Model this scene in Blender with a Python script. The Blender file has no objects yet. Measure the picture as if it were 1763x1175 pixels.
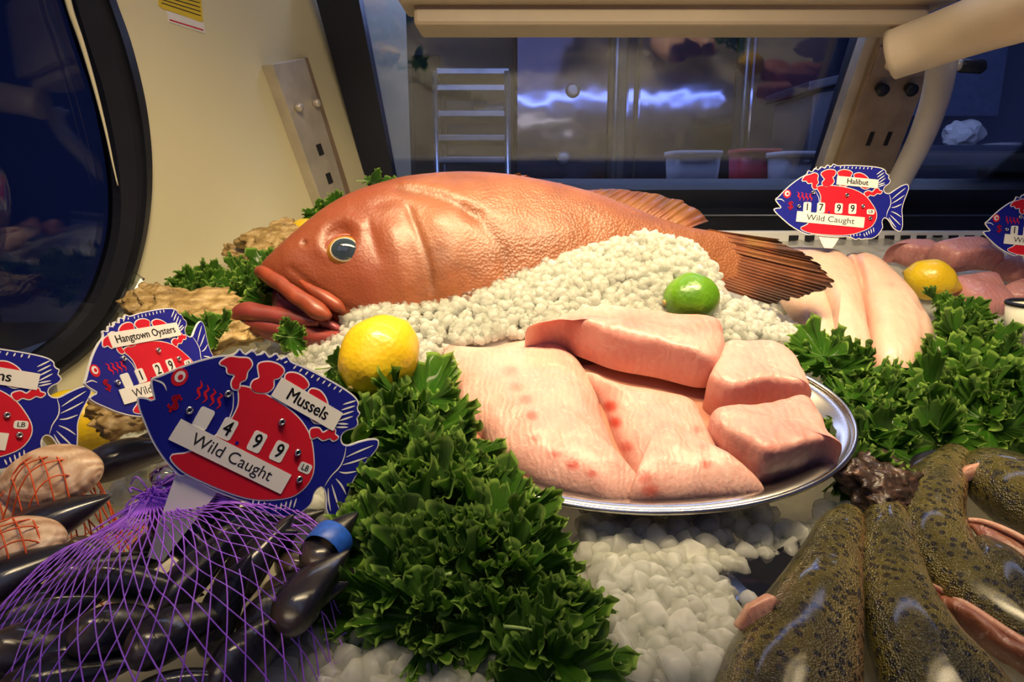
import bpy, bmesh, math, random
import numpy as np
from mathutils import Vector, Matrix

SC = bpy.context.scene
COL = SC.collection
R = math.radians

# ------------------------------------------------------------------ camera, world, lamps, exposure
F = 1175.3
PITCH = R(13.0)
CAM = np.array((0.0, 0.0, 0.33))
FWD = np.array((0.0, math.cos(PITCH), -math.sin(PITCH)))
UP = np.array((0.0, math.sin(PITCH), math.cos(PITCH)))
RT = np.array((1.0, 0.0, 0.0))

cam = bpy.data.cameras.new('camera')
cam.sensor_width = 36.0
cam.lens = 24.0
cam.clip_start = 0.02
camo = bpy.data.objects.new('camera', cam)
COL.objects.link(camo)
camo.location = CAM
camo.rotation_euler = (math.pi / 2 - PITCH, 0, 0)
SC.camera = camo

w = bpy.data.worlds.new('world')
SC.world = w
w.use_nodes = True
wn = w.node_tree
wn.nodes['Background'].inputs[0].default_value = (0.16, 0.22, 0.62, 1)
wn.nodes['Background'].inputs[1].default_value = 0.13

def area(name, loc, target, sx, sy, power, color, spread=180):
    l = bpy.data.lights.new(name, 'AREA')
    l.shape = 'RECTANGLE'
    l.size = sx
    l.size_y = sy
    l.energy = power
    l.color = color
    l.spread = R(spread)
    o = bpy.data.objects.new(name, l)
    COL.objects.link(o)
    o.location = loc
    d = Vector(target) - Vector(loc)
    o.rotation_euler = d.to_track_quat('-Z', 'Y').to_euler()
    return o

area('case_lamp', (0.12, 0.42, 0.86), (0.10, 0.80, 0.17), 0.80, 0.07, 6.0, (1.0, 0.78, 0.46), 84)
area('case_lamp_wash', (0.05, 0.48, 0.86), (0.0, 0.95, 0.25), 0.9, 0.07, 1.6, (1.0, 0.76, 0.40), 150)
area('store_light', (-0.5, -1.3, 1.9), (0.0, 0.7, 0.1), 2.2, 1.2, 6.0, (0.76, 0.74, 1.0))
area('kitchen_fill', (0.4, 1.5, 1.7), (0.5, 2.6, 0.2), 1.8, 0.4, 14.0, (0.46, 0.56, 1.0))  # added fill hung free above the case to brighten the kitchen and tubs

SC.view_settings.view_transform = 'Standard'
SC.view_settings.look = 'None'
SC.view_settings.gamma = 1.0
SC.view_settings.exposure = 0.0
try:
    SC.view_settings.use_curve_mapping = False
except Exception:
    pass
SC.cycles.use_denoising = True
SC.cycles.max_bounces = 8
SC.cycles.transparent_max_bounces = 24
SC.cycles.caustics_reflective = False
SC.cycles.caustics_refractive = False

# ------------------------------------------------------------------ geometry helpers
def ray(px, py):
    return FWD + (px - 881.5) / F * RT - (py - 587.5) / F * UP

def P(px, py, d):
    return CAM + d * ray(px, py)

def onplane(px, py, p0, n):
    r = ray(px, py)
    t = np.dot(np.asarray(p0) - CAM, n) / np.dot(r, n)
    return CAM + t * r

def proj(v):
    q = np.asarray(v) - CAM
    d = q @ FWD
    return np.stack([881.5 + F * (q @ RT) / d, 587.5 - F * (q @ UP) / d], -1)

def unit(v):
    v = np.asarray(v, float)
    return v / np.linalg.norm(v)

def catmull(pts, n, closed=False):
    p = np.asarray(pts, float)
    m = len(p)
    if closed:
        idx = lambda i: p[i % m]
        segs = m
    else:
        idx = lambda i: p[min(max(i, 0), m - 1)]
        segs = m - 1
    seg_len = np.array([np.linalg.norm(idx(i + 1) - idx(i)) + 1e-9 for i in range(segs)])
    cum = np.concatenate([[0], np.cumsum(seg_len)])
    ts = np.linspace(0, cum[-1], n, endpoint=not closed)
    out = []
    for t in ts:
        i = min(int(np.searchsorted(cum, t, 'right') - 1), segs - 1)
        f = (t - cum[i]) / seg_len[i]
        a, b, c, d = idx(i - 1), idx(i), idx(i + 1), idx(i + 2)
        out.append(0.5 * ((2 * b) + (-a + c) * f + (2 * a - 5 * b + 4 * c - d) * f * f + (-a + 3 * b - 3 * c + d) * f ** 3))
    return np.array(out)

_rs = np.random.RandomState(7)
_TAB = _rs.rand(32, 32, 32)
def vnoise(p, freq=1.0, seed=0):
    """smooth value noise in -1..1 of points n x 3"""
    q = np.asarray(p, float) * freq + seed * 17.37
    i = np.floor(q).astype(int)
    f = q - i
    f = f * f * (3 - 2 * f)
    r = 0
    for dx in (0, 1):
        for dy in (0, 1):
            for dz in (0, 1):
                wt = (f[..., 0] if dx else 1 - f[..., 0]) * (f[..., 1] if dy else 1 - f[..., 1]) * (f[..., 2] if dz else 1 - f[..., 2])
                r = r + wt * _TAB[(i[..., 0] + dx) % 32, (i[..., 1] + dy) % 32, (i[..., 2] + dz) % 32]
    return r * 2 - 1

def fbm(p, freq, seed=0, octv=3):
    r = 0
    a = 1.0
    for k in range(octv):
        r = r + a * vnoise(p, freq * 2 ** k, seed + k)
        a *= 0.5
    return r

def mesh_of(name, verts, faces, attrs=None, smooth=True):
    me = bpy.data.meshes.new(name)
    verts = np.asarray(verts, np.float32)
    if isinstance(faces, np.ndarray):
        nf, k = faces.shape
        me.vertices.add(len(verts))
        me.vertices.foreach_set('co', verts.ravel())
        me.loops.add(nf * k)
        me.loops.foreach_set('vertex_index', faces.ravel().astype(np.int32))
        me.polygons.add(nf)
        me.polygons.foreach_set('loop_start', np.arange(0, nf * k, k, dtype=np.int32))
        me.polygons.foreach_set('loop_total', np.full(nf, k, np.int32))
        me.update(calc_edges=True)
    else:
        me.from_pydata([tuple(v) for v in verts], [], faces)
    if attrs:
        for an, av in attrs.items():
            a = me.attributes.new(an, 'FLOAT', 'POINT')
            a.data.foreach_set('value', np.asarray(av, np.float32))
    me.polygons.foreach_set('use_smooth', [smooth] * len(me.polygons))
    me.validate()
    return me

def link(name, me, mat=None, parent=None):
    o = bpy.data.objects.new(name, me)
    COL.objects.link(o)
    if mat is not None and not me.materials:
        me.materials.append(mat)
    if parent is not None:
        o.parent = parent
    return o

def off(parent):
    """world offset of a chain of unrotated empties"""
    v = np.zeros(3)
    while parent is not None:
        v = v + np.array(parent.location)
        parent = parent.parent
    return v

def obj(name, verts, faces, mat, parent=None, attrs=None, smooth=True, base=None):
    """verts in world space; the object gets its origin at `base` when top level"""
    verts = np.asarray(verts, float)
    if parent is not None:
        o = link(name, mesh_of(name, verts - off(parent), faces, attrs, smooth), mat, parent)
    else:
        if base is None:
            base = np.array([verts[:, 0].mean(), verts[:, 1].mean(), verts[:, 2].min()])
        o = link(name, mesh_of(name, verts - base, faces, attrs, smooth), mat)
        o.location = base
    return o

def tag(o, label, cat, group=None, kind=None):
    if label: o['label'] = label
    if cat: o['category'] = cat
    if group: o['group'] = group
    if kind: o['kind'] = kind
    return o

def thing(name, loc, label, cat, group=None):
    o = bpy.data.objects.new(name, None)
    COL.objects.link(o)
    o.location = [float(c) for c in loc]
    o.empty_display_size = 0.02
    return tag(o, label, cat, group)

def structure(o):
    o['kind'] = 'structure'
    return o

def grid_faces(n, m, closed_v=True, closed_u=False):
    i = np.arange(n if closed_u else n - 1)
    j = np.arange(m if closed_v else m - 1)
    I, J = np.meshgrid(i, j, indexing='ij')
    I2, J2 = (I + 1) % n, (J + 1) % m
    return np.stack([I * m + J, I * m + J2, I2 * m + J2, I2 * m + J], -1).reshape(-1, 4)

def tube(path, rad, k=8, caps=True, flat=1.0):
    """tube along path (n x 3) -> verts, quad faces; ends pinched"""
    p = np.asarray(path, float)
    n = len(p)
    rad = np.broadcast_to(np.asarray(rad, float), (n,)).copy()
    t = np.gradient(p, axis=0)
    t /= np.linalg.norm(t, axis=1)[:, None] + 1e-12
    a = np.array((0, 0, 1.0)) if abs(t[0, 2]) < 0.9 else np.array((1.0, 0, 0))
    V = []
    nrm = unit(np.cross(t[0], a))
    for i in range(n):
        nrm = nrm - np.dot(nrm, t[i]) * t[i]
        nrm = unit(nrm)
        b = np.cross(t[i], nrm)
        ang = np.linspace(0, 2 * np.pi, k, endpoint=False)
        V.append(p[i] + rad[i] * (np.cos(ang)[:, None] * nrm + flat * np.sin(ang)[:, None] * b))
    V = np.array(V)
    if caps:
        V = np.concatenate([V[:1] * 0 + p[0] , V, V[:1] * 0 + p[-1]])
    return V.reshape(-1, 3), grid_faces(len(V), k)

def merge(parts):
    vs, fs, b = [], [], 0
    for v, f in parts:
        vs.append(v)
        fs.append(np.asarray(f) + b)
        b += len(v)
    return np.concatenate(vs), np.concatenate(fs)

def box_vf(lo, hi, bevel=0.0):
    bm = bmesh.new()
    bmesh.ops.create_cube(bm, size=1)
    lo, hi = np.asarray(lo, float), np.asarray(hi, float)
    for v in bm.verts:
        v.co = Vector([(lo[i] + hi[i]) / 2 + v.co[i] * (hi[i] - lo[i]) for i in range(3)])
    if bevel:
        bmesh.ops.bevel(bm, geom=list(bm.edges), offset=bevel, segments=2, affect='EDGES', profile=0.5)
    v = [tuple(x.co) for x in bm.verts]
    bm.verts.index_update()
    f = [[x.index for x in fc.verts] for fc in bm.faces]
    bm.free()
    return np.array(v), f

def box(name, lo, hi, mat, parent=None, bevel=0.004):
    v, f = box_vf(lo, hi, bevel)
    return obj(name, v, f, mat, parent, smooth=False)

def prism(name, pts, e, mat, parent=None, bevel=0.0, smooth=False):
    """polygon pts (world) extruded by vector e"""
    bm = bmesh.new()
    vs = [bm.verts.new(p) for p in pts]
    f = bm.faces.new(vs)
    r = bmesh.ops.extrude_face_region(bm, geom=[f])
    for g in r['geom']:
        if isinstance(g, bmesh.types.BMVert):
            g.co += Vector(e)
    bmesh.ops.recalc_face_normals(bm, faces=bm.faces)
    if bevel:
        bmesh.ops.bevel(bm, geom=list(bm.edges), offset=bevel, segments=2, affect='EDGES', profile=0.5)
    bm.verts.index_update()
    V = np.array([tuple(x.co) for x in bm.verts])
    Fc = [[x.index for x in fc.verts] for fc in bm.faces]
    bm.free()
    return obj(name, V, Fc, mat, parent, smooth=smooth)

def ico(sub):
    bm = bmesh.new()
    bmesh.ops.create_icosphere(bm, subdivisions=sub, radius=1.0)
    bm.verts.index_update()
    v = np.array([tuple(x.co) for x in bm.verts])
    f = np.array([[x.index for x in fc.verts] for fc in bm.faces])
    bm.free()
    return v, f

def rotm(rng):
    q = rng.normal(size=4)
    q /= np.linalg.norm(q)
    a, b, c, d = q
    return np.array([[1 - 2 * (c * c + d * d), 2 * (b * c - a * d), 2 * (b * d + a * c)],
                     [2 * (b * c + a * d), 1 - 2 * (b * b + d * d), 2 * (c * d - a * b)],
                     [2 * (b * d - a * c), 2 * (c * d + a * b), 1 - 2 * (b * b + c * c)]])

def in_poly(x, y, poly):
    r = False
    n = len(poly)
    for i in range(n):
        x1, y1 = poly[i]
        x2, y2 = poly[(i + 1) % n]
        if (y1 > y) != (y2 > y) and x < (x2 - x1) * (y - y1) / (y2 - y1) + x1:
            r = not r
    return r

def edge_dist(x, y, poly):
    best = 1e9
    n = len(poly)
    for i in range(n):
        a = np.array(poly[i], float)
        b = np.array(poly[(i + 1) % n], float)
        t = np.clip(np.dot((x, y) - a, b - a) / np.dot(b - a, b - a), 0, 1)
        best = min(best, np.linalg.norm(a + t * (b - a) - (x, y)))
    return best

def line_dist(q, pts):
    """distance of pixels q (n x 2) to a polyline"""
    pts = np.asarray(pts, float)
    best = np.full(len(q), 1e9)
    for a, b in zip(pts[:-1], pts[1:]):
        t = np.clip(((q - a) @ (b - a)) / np.dot(b - a, b - a), 0, 1)
        best = np.minimum(best, np.linalg.norm(q - (a + t[:, None] * (b - a)), axis=1))
    return best

# ------------------------------------------------------------------ materials
class NT:
    def __init__(s, name):
        s.m = bpy.data.materials.new(name)
        s.m.use_nodes = True
        s.t = s.m.node_tree
        s.b = s.t.nodes['Principled BSDF']
    def n(s, typ, **kw):
        x = s.t.nodes.new(typ)
        for k, v in kw.items():
            if k.startswith('_'):
                setattr(x, k[1:], v)
            else:
                x.inputs[k.replace('_', ' ')].default_value = v
        return x
    def l(s, a, b):
        s.t.links.new(a, b)
    def set(s, **kw):
        for k, v in kw.items():
            s.b.inputs[k.replace('_', ' ')].default_value = v
    def coord(s, which='Object'):
        return s.n('ShaderNodeTexCoord').outputs[which]
    def noise(s, scale, detail=3, rough=0.5, vec=None, dist=0.0):
        x = s.n('ShaderNodeTexNoise', Scale=scale, Detail=detail, Roughness=rough, Distortion=dist)
        s.l(vec if vec is not None else s.coord(), x.inputs['Vector'])
        return x.outputs['Fac']
    def ramp(s, fac, stops):
        x = s.n('ShaderNodeValToRGB')
        e = x.color_ramp.elements
        while len(e) < len(stops):
            e.new(0.5)
        for el, (p, c) in zip(e, stops):
            el.position = p
            el.color = (*c, 1) if len(c) == 3 else c
        s.l(fac, x.inputs['Fac'])
        return x.outputs['Color']
    def mix(s, fac, a, b, typ='MIX'):
        x = s.n('ShaderNodeMix', _data_type='RGBA', _blend_type=typ)
        for sock, val in ((x.inputs[0], fac), (x.inputs[6], a), (x.inputs[7], b)):
            if isinstance(val, (int, float)):
                sock.default_value = val
            elif isinstance(val, tuple):
                sock.default_value = (*val, 1) if len(val) == 3 else val
            else:
                s.l(val, sock)
        return x.outputs[2]
    def math(s, op, a, b=None):
        x = s.n('ShaderNodeMath', _operation=op)
        for i, val in enumerate((a, b)):
            if val is None: continue
            if isinstance(val, (int, float)):
                x.inputs[i].default_value = val
            else:
                s.l(val, x.inputs[i])
        return x.outputs[0]
    def attr(s, name):
        return s.n('ShaderNodeAttribute', _attribute_name=name).outputs['Fac']
    def bump(s, h, strength=0.3, dist=0.002):
        x = s.n('ShaderNodeBump', Strength=strength, Distance=dist)
        s.l(h, x.inputs['Height'])
        s.l(x.outputs[0], s.b.inputs['Normal'])
        return x.outputs[0]
    def color(s, c):
        s.l(c, s.b.inputs['Base Color'])

def simple(name, c, rough=0.5, metal=0.0, var=0.12, scale=30, bump=0.0, spec=0.5, coat=0.0, bscale=None):
    t = NT(name)
    t.set(Roughness=rough, Metallic=metal, Coat_Weight=coat)
    t.b.inputs['Specular IOR Level'].default_value = spec
    n = t.noise(scale)
    lo = tuple(x * (1 - var) for x in c)
    hi = tuple(min(1, x * (1 + var)) for x in c)
    t.color(t.ramp(n, [(0.3, lo), (0.7, hi)]))
    if bump:
        t.bump(t.noise(bscale or scale * 4), bump, 0.001)
    return t.m

M = {}
M['white_panel'] = simple('white panel', (0.74, 0.68, 0.45), 0.42, var=0.03, scale=6)
M['cream_metal'] = simple('cream enamel', (0.72, 0.60, 0.44), 0.45, var=0.05, scale=12)
M['taupe_metal'] = simple('taupe enamel', (0.46, 0.38, 0.28), 0.45, var=0.05, scale=12)
M['dark_frame'] = simple('dark frame', (0.014, 0.017, 0.032), 0.42, var=0.2, scale=8, spec=0.35)
M['gasket'] = simple('black gasket', (0.012, 0.013, 0.02), 0.38, var=0.2, scale=20, spec=0.4)
M['steel'] = simple('brushed steel', (0.62, 0.56, 0.46), 0.45, 0.45, var=0.12, scale=25)
M['brown_steel'] = simple('galvanised steel', (0.40, 0.29, 0.20), 0.5, 0.4, var=0.15, scale=25)
M['black_hole'] = simple('slot shadow gap', (0.01, 0.01, 0.014), 0.8)
M['grey_plastic'] = simple('grey plastic', (0.30, 0.28, 0.26), 0.5)
M['white_plastic'] = simple('white plastic', (0.80, 0.80, 0.78), 0.35, var=0.03)
M['pipe_white'] = simple('pipe plastic', (0.62, 0.58, 0.54), 0.4, var=0.06)
M['yellow_paper'] = simple('yellow sticker', (0.75, 0.55, 0.04), 0.5, var=0.06)
M['ink'] = simple('black ink', (0.012, 0.012, 0.014), 0.5)
M['red_ink'] = simple('red ink', (0.60, 0.012, 0.03), 0.45, var=0.06, spec=0.25)
M['blue_ink'] = simple('blue ink', (0.010, 0.014, 0.26), 0.45, var=0.06, spec=0.25)
M['white_ink'] = simple('white ink', (0.80, 0.80, 0.80), 0.35, var=0.02)
M['label_paper'] = simple('label paper', (0.82, 0.80, 0.76), 0.45, var=0.02)
M['rivet'] = simple('rivet metal', (0.75, 0.74, 0.70), 0.22, 1.0)

def m_ice(name, tint=(0.95, 0.95, 0.90)):
    t = NT(name)
    t.set(Roughness=0.17, Subsurface_Weight=1.0, Subsurface_Scale=0.03, IOR=1.31)
    t.b.inputs['Subsurface Radius'].default_value = (1.0, 1.0, 1.0)
    n = t.noise(160, 3)
    c = t.ramp(n, [(0.3, tuple(x * 0.93 for x in tint)), (0.7, tint)])
    t.color(c)
    nb_ = t.bump(t.noise(330, 3), 0.30, 0.001)
    tr = t.n('ShaderNodeBsdfTranslucent')
    t.l(c, tr.inputs['Color'])
    ms = t.n('ShaderNodeMixShader', Fac=0.42)
    t.l(t.b.outputs[0], ms.inputs[1])
    t.l(tr.outputs[0], ms.inputs[2])
    tp = t.n('ShaderNodeBsdfTransparent', Color=(0.97, 0.98, 0.97, 1))
    m2 = t.n('ShaderNodeMixShader', Fac=0.42)
    t.l(ms.outputs[0], m2.inputs[1])
    t.l(tp.outputs[0], m2.inputs[2])
    t.l(m2.outputs[0], t.t.nodes['Material Output'].inputs[0])
    return t.m
M['ice'] = m_ice('crushed ice')

def m_skin():
    t = NT('grouper skin')
    t.set(Roughness=0.46, Coat_Weight=0.09, Coat_Roughness=0.25)
    t.b.inputs['Subsurface Radius'].default_value = (1.0, 0.35, 0.15)
    n1 = t.noise(13, 6, 0.68)
    n2 = t.noise(95, 3, 0.6)
    c = t.ramp(n1, [(0.28, (0.105, 0.030, 0.011)), (0.48, (0.20, 0.058, 0.019)), (0.74, (0.26, 0.098, 0.036))])
    c = t.mix(t.math('MULTIPLY', n2, 0.35), c, (0.25, 0.105, 0.045))
    c = t.mix(t.attr('red'), c, (0.19, 0.036, 0.015))
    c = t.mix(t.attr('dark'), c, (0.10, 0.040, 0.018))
    t.color(c)
    v = t.n('ShaderNodeTexVoronoi', Scale=330.0)
    t.l(t.coord(), v.inputs['Vector'])
    sc = t.math('MULTIPLY', v.outputs['Distance'], t.attr('scale'))
    h = t.math('ADD', t.math('MULTIPLY', sc, 1.3), t.math('MULTIPLY', t.noise(140, 3), 0.5))
    t.bump(h, 0.42, 0.0016)
    return t.m
M['skin'] = m_skin()

def m_fin():
    t = NT('grouper fin')
    t.set(Roughness=0.36, Coat_Weight=0.25)
    c = t.ramp(t.noise(40, 4), [(0.3, (0.11, 0.033, 0.015)), (0.7, (0.20, 0.062, 0.025))])
    c = t.mix(t.attr('red'), c, (0.50, 0.30, 0.03))
    c = t.mix(t.attr('dark'), c, (0.055, 0.026, 0.018))
    t.color(c)
    t.bump(t.noise(220, 3), 0.3, 0.001)
    return t.m
M['fin'] = m_fin()
M['mouth'] = simple('mouth lining', (0.22, 0.045, 0.055), 0.3, var=0.25, scale=60, coat=0.4)
M['lip'] = simple('fish lip', (0.24, 0.044, 0.018), 0.45, var=0.25, scale=50, coat=0.12, bump=0.25)
M['jaw'] = simple('fish lower lip', (0.21, 0.036, 0.030), 0.40, var=0.25, scale=40, coat=0.2, bump=0.25)

def m_flesh(name, a, b, line, wave=55.0, sss=0.22, spotted=True):
    t = NT(name)
    t.set(Roughness=0.42, Subsurface_Weight=sss, Subsurface_Scale=0.012, Coat_Weight=0.12, Coat_Roughness=0.2)
    t.b.inputs['Subsurface Radius'].default_value = (1.0, 0.45, 0.3)
    n = t.noise(26, 4, 0.6)
    c = t.ramp(n, [(0.28, a), (0.72, b)])
    wv = t.n('ShaderNodeTexWave', Scale=wave, Distortion=9.0, Detail=3.0)
    wv.inputs['Detail Scale'].default_value = 1.3
    t.l(t.coord(), wv.inputs['Vector'])
    c = t.mix(t.math('MULTIPLY', wv.outputs['Fac'], 0.16), c, line)
    v = t.noise(75, 5, 0.7, dist=1.2)
    c = t.mix(t.math('MULTIPLY', t.math('GREATER_THAN', v, 0.60), 0.28), c, (0.78, 0.58, 0.52))
    if spotted:
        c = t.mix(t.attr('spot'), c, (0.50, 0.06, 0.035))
    t.color(c)
    h = t.math('ADD', t.math('MULTIPLY', wv.outputs['Fac'], 0.22), t.noise(85, 5, 0.65))
    t.bump(h, 0.45, 0.0025)
    return t.m
M['flesh'] = m_flesh('pink fillet flesh', (0.60, 0.28, 0.235), (0.70, 0.405, 0.34), (0.72, 0.49, 0.42))
M['loin'] = m_flesh('pink loin flesh', (0.60, 0.25, 0.215), (0.70, 0.37, 0.315), (0.72, 0.46, 0.40), wave=38)
M['halibut'] = m_flesh('pale fillet flesh', (0.60, 0.38, 0.30), (0.68, 0.47, 0.37), (0.66, 0.43, 0.34), wave=26)
M['mahi'] = m_flesh('rosy fish flesh', (0.42, 0.16, 0.16), (0.58, 0.27, 0.26), (0.60, 0.36, 0.34), wave=40)
M['trout_flesh'] = m_flesh('trout belly flesh', (0.52, 0.22, 0.14), (0.66, 0.36, 0.25), (0.72, 0.45, 0.34), spotted=False)
M['trout_dark_flesh'] = m_flesh('trout gut flesh', (0.16, 0.05, 0.028), (0.28, 0.10, 0.055), (0.30, 0.13, 0.08), spotted=False)

def m_lemon(name, a, b, pore=230):
    t = NT(name)
    t.set(Roughness=0.36, Subsurface_Weight=0.1, Subsurface_Scale=0.004, Coat_Weight=0.2)
    t.color(t.ramp(t.noise(35, 3), [(0.3, a), (0.7, b)]))
    v = t.n('ShaderNodeTexVoronoi', Scale=float(pore))
    t.l(t.coord(), v.inputs['Vector'])
    t.bump(t.math('ADD', v.outputs['Distance'], t.noise(60, 2)), 0.28, 0.0012)
    return t.m
M['lemon'] = m_lemon('lemon rind', (0.66, 0.42, 0.006), (0.74, 0.53, 0.015))
M['lime'] = m_lemon('lime rind', (0.055, 0.16, 0.004), (0.12, 0.27, 0.008))
M['stem_scar'] = simple('stem scar', (0.35, 0.26, 0.08), 0.6)

def m_kale():
    t = NT('kale leaf')
    t.set(Roughness=0.42, Coat_Weight=0.1)
    t.b.inputs['Specular IOR Level'].default_value = 0.28
    n = t.noise(45, 3)
    base = t.ramp(n, [(0.3, (0.022, 0.11, 0.003)), (0.7, (0.062, 0.24, 0.008))])
    c = t.mix(t.attr('rim'), base, (0.50, 0.80, 0.14))  # pale leaf edge, with the light caught by the frill put into the colour
    c = t.mix(t.attr('vein'), c, (0.30, 0.44, 0.12))
    oi = t.n('ShaderNodeObjectInfo')
    c = t.mix(t.math('MULTIPLY', oi.outputs['Random'], 0.3), c, (0.07, 0.19, 0.008))
    t.color(c)
    t.bump(t.noise(190, 4, 0.6), 0.8, 0.004)
    tr = t.n('ShaderNodeBsdfTranslucent')
    t.l(c, tr.inputs['Color'])
    ms = t.n('ShaderNodeMixShader', Fac=0.22)
    t.l(t.b.outputs[0], ms.inputs[1])
    t.l(tr.outputs[0], ms.inputs[2])
    t.l(ms.outputs[0], t.t.nodes['Material Output'].inputs[0])
    return t.m
M['kale'] = m_kale()
M['kale_stem'] = simple('kale stem', (0.26, 0.38, 0.11), 0.45, var=0.2, scale=60)

def m_mussel():
    t = NT('mussel shell')
    t.set(Roughness=0.24, Coat_Weight=0.5, Coat_Roughness=0.12)
    wv = t.n('ShaderNodeTexWave', Scale=75.0, Distortion=2.0, Detail=2.0, _bands_direction='X')
    t.l(t.coord(), wv.inputs['Vector'])
    c = t.ramp(t.noise(48, 4), [(0.3, (0.004, 0.004, 0.008)), (0.66, (0.013, 0.011, 0.015)), (0.85, (0.07, 0.045, 0.02))])
    c = t.mix(t.math('MULTIPLY', wv.outputs['Fac'], 0.2), c, (0.025, 0.022, 0.032))
    c = t.mix(t.attr('hinge'), c, (0.10, 0.065, 0.035))
    t.color(c)
    t.bump(t.math('ADD', wv.outputs['Fac'], t.noise(120, 3)), 0.3, 0.0012)
    return t.m
M['mussel'] = m_mussel()
def m_shell(name, stops, wave, rough=0.5, bump=0.5):
    t = NT(name)
    t.set(Roughness=rough)
    wv = t.n('ShaderNodeTexWave', Scale=float(wave), Distortion=4.0, Detail=3.0, _wave_type='RINGS')
    t.l(t.coord(), wv.inputs['Vector'])
    f = t.math('ADD', t.math('MULTIPLY', wv.outputs['Fac'], 0.10 if 'yster' in name else 0.35), t.math('MULTIPLY', t.noise(55, 5, 0.7), 0.95 if 'yster' in name else 0.7))
    t.color(t.ramp(f, stops))
    t.bump(f, bump, 0.003)
    return t.m
M['oyster'] = m_shell('oyster shell', [(0.25, (0.05, 0.035, 0.014)), (0.5, (0.30, 0.19, 0.06)), (0.78, (0.62, 0.46, 0.22))], 45, 0.5, 0.8)
M['dark_oyster'] = m_shell('dark oyster shell', [(0.3, (0.012, 0.009, 0.009)), (0.6, (0.06, 0.035, 0.025)), (0.85, (0.30, 0.14, 0.07))], 60, 0.3, 0.8)
M['clam'] = m_shell('clam shell', [(0.25, (0.42, 0.24, 0.13)), (0.6, (0.68, 0.46, 0.30)), (0.85, (0.78, 0.62, 0.46))], 60, 0.42, 0.35)
M['purple_net'] = simple('purple net', (0.36, 0.11, 0.85), 0.4, var=0.25, scale=60)
M['orange_net'] = simple('orange net', (0.75, 0.10, 0.02), 0.4, var=0.2, scale=60)
M['blue_band'] = simple('blue band', (0.02, 0.11, 0.55), 0.4, var=0.25, scale=200)

def m_trout():
    t = NT('trout skin')
    t.set(Roughness=0.25, Coat_Weight=0.5, Coat_Roughness=0.12)
    n = t.noise(30, 4)
    back = t.ramp(n, [(0.3, (0.030, 0.028, 0.008)), (0.7, (0.13, 0.105, 0.018))])
    side = t.ramp(n, [(0.3, (0.26, 0.18, 0.06)), (0.7, (0.40, 0.29, 0.11))])
    c = t.mix(t.attr('side'), back, side)
    c = t.mix(t.attr('band'), c, (0.34, 0.12, 0.07))
    v = t.n('ShaderNodeTexVoronoi', Scale=175.0)
    t.l(t.coord(), v.inputs['Vector'])
    sp = t.math('MULTIPLY', t.math('LESS_THAN', v.outputs['Distance'], 0.40), t.math('GREATER_THAN', t.noise(60, 1), 0.42))
    c = t.mix(t.math('MULTIPLY', sp, 0.85), c, (0.012, 0.010, 0.008))
    t.color(c)
    v2 = t.n('ShaderNodeTexVoronoi', Scale=700.0)
    t.l(t.coord(), v2.inputs['Vector'])
    t.bump(t.math('ADD', v2.outputs['Distance'], t.noise(80, 3)), 0.75, 0.002)
    return t.m
M['trout'] = m_trout()

def m_tray():
    t = NT('tray steel')
    t.set(Roughness=0.24, Metallic=1.0)
    t.color(t.ramp(t.noise(30), [(0.3, (0.62, 0.58, 0.52)), (0.7, (0.74, 0.70, 0.64))]))
    t.bump(t.noise(14, 2), 0.08, 0.002)
    return t.m
M['tray'] = m_tray()

def m_glass(name, refl, tint=(1, 1, 1), rough=0.0):
    t = NT(name)
    tr = t.n('ShaderNodeBsdfTransparent', Color=(*tint, 1))
    gl = t.n('ShaderNodeBsdfGlossy', Roughness=rough)
    ms = t.n('ShaderNodeMixShader')
    lw = t.n('ShaderNodeFresnel', IOR=1.5)
    bm_ = t.n('ShaderNodeBump', Strength=0.10, Distance=0.01)
    t.l(t.noise(5, 1), bm_.inputs['Height'])
    t.l(bm_.outputs[0], gl.inputs['Normal'])
    t.l(t.math('ADD', lw.outputs[0], refl), ms.inputs[0])
    t.l(tr.outputs[0], ms.inputs[1])
    t.l(gl.outputs[0], ms.inputs[2])
    t.l(ms.outputs[0], t.t.nodes['Material Output'].inputs[0])
    return t.m
M['glass'] = m_glass('door glass', 0.06, (0.82, 0.86, 0.96), 0.03)
M['end_glass'] = m_glass('end glass', 0.0, (0.62, 0.70, 0.90), 0.02)
M['acrylic'] = m_glass('clear acrylic', 0.08, (0.9, 0.92, 0.92), 0.05)

def m_fridge():
    t = NT('fridge steel')
    t.set(Roughness=0.10, Metallic=1.0)
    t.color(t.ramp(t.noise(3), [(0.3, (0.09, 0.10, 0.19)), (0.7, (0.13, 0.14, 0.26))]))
    t.bump(t.noise(4.0, 2), 0.16, 0.03)
    return t.m
M['fridge'] = m_fridge()
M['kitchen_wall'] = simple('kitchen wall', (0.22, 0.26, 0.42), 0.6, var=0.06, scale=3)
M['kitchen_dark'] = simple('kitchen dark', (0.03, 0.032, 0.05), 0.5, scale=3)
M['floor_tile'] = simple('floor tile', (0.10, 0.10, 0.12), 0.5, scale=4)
M['wire'] = simple('rack wire', (0.45, 0.50, 0.58), 0.3, 0.9)
M['shelf_steel'] = simple('shelf steel', (0.20, 0.22, 0.27), 0.35, 0.8)
M['tub_red'] = simple('red tub plastic', (0.48, 0.02, 0.035), 0.4)
M['grey_bin'] = simple('grey bin plastic', (0.06, 0.063, 0.085), 0.5)
def m_tub():
    t = NT('frosted tub')
    t.set(Roughness=0.4, Transmission_Weight=0.35)
    t.color(t.ramp(t.noise(8), [(0.3, (0.72, 0.72, 0.78)), (0.7, (0.80, 0.80, 0.85))]))
    return t.m
M['tub_clear'] = m_tub()
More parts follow.
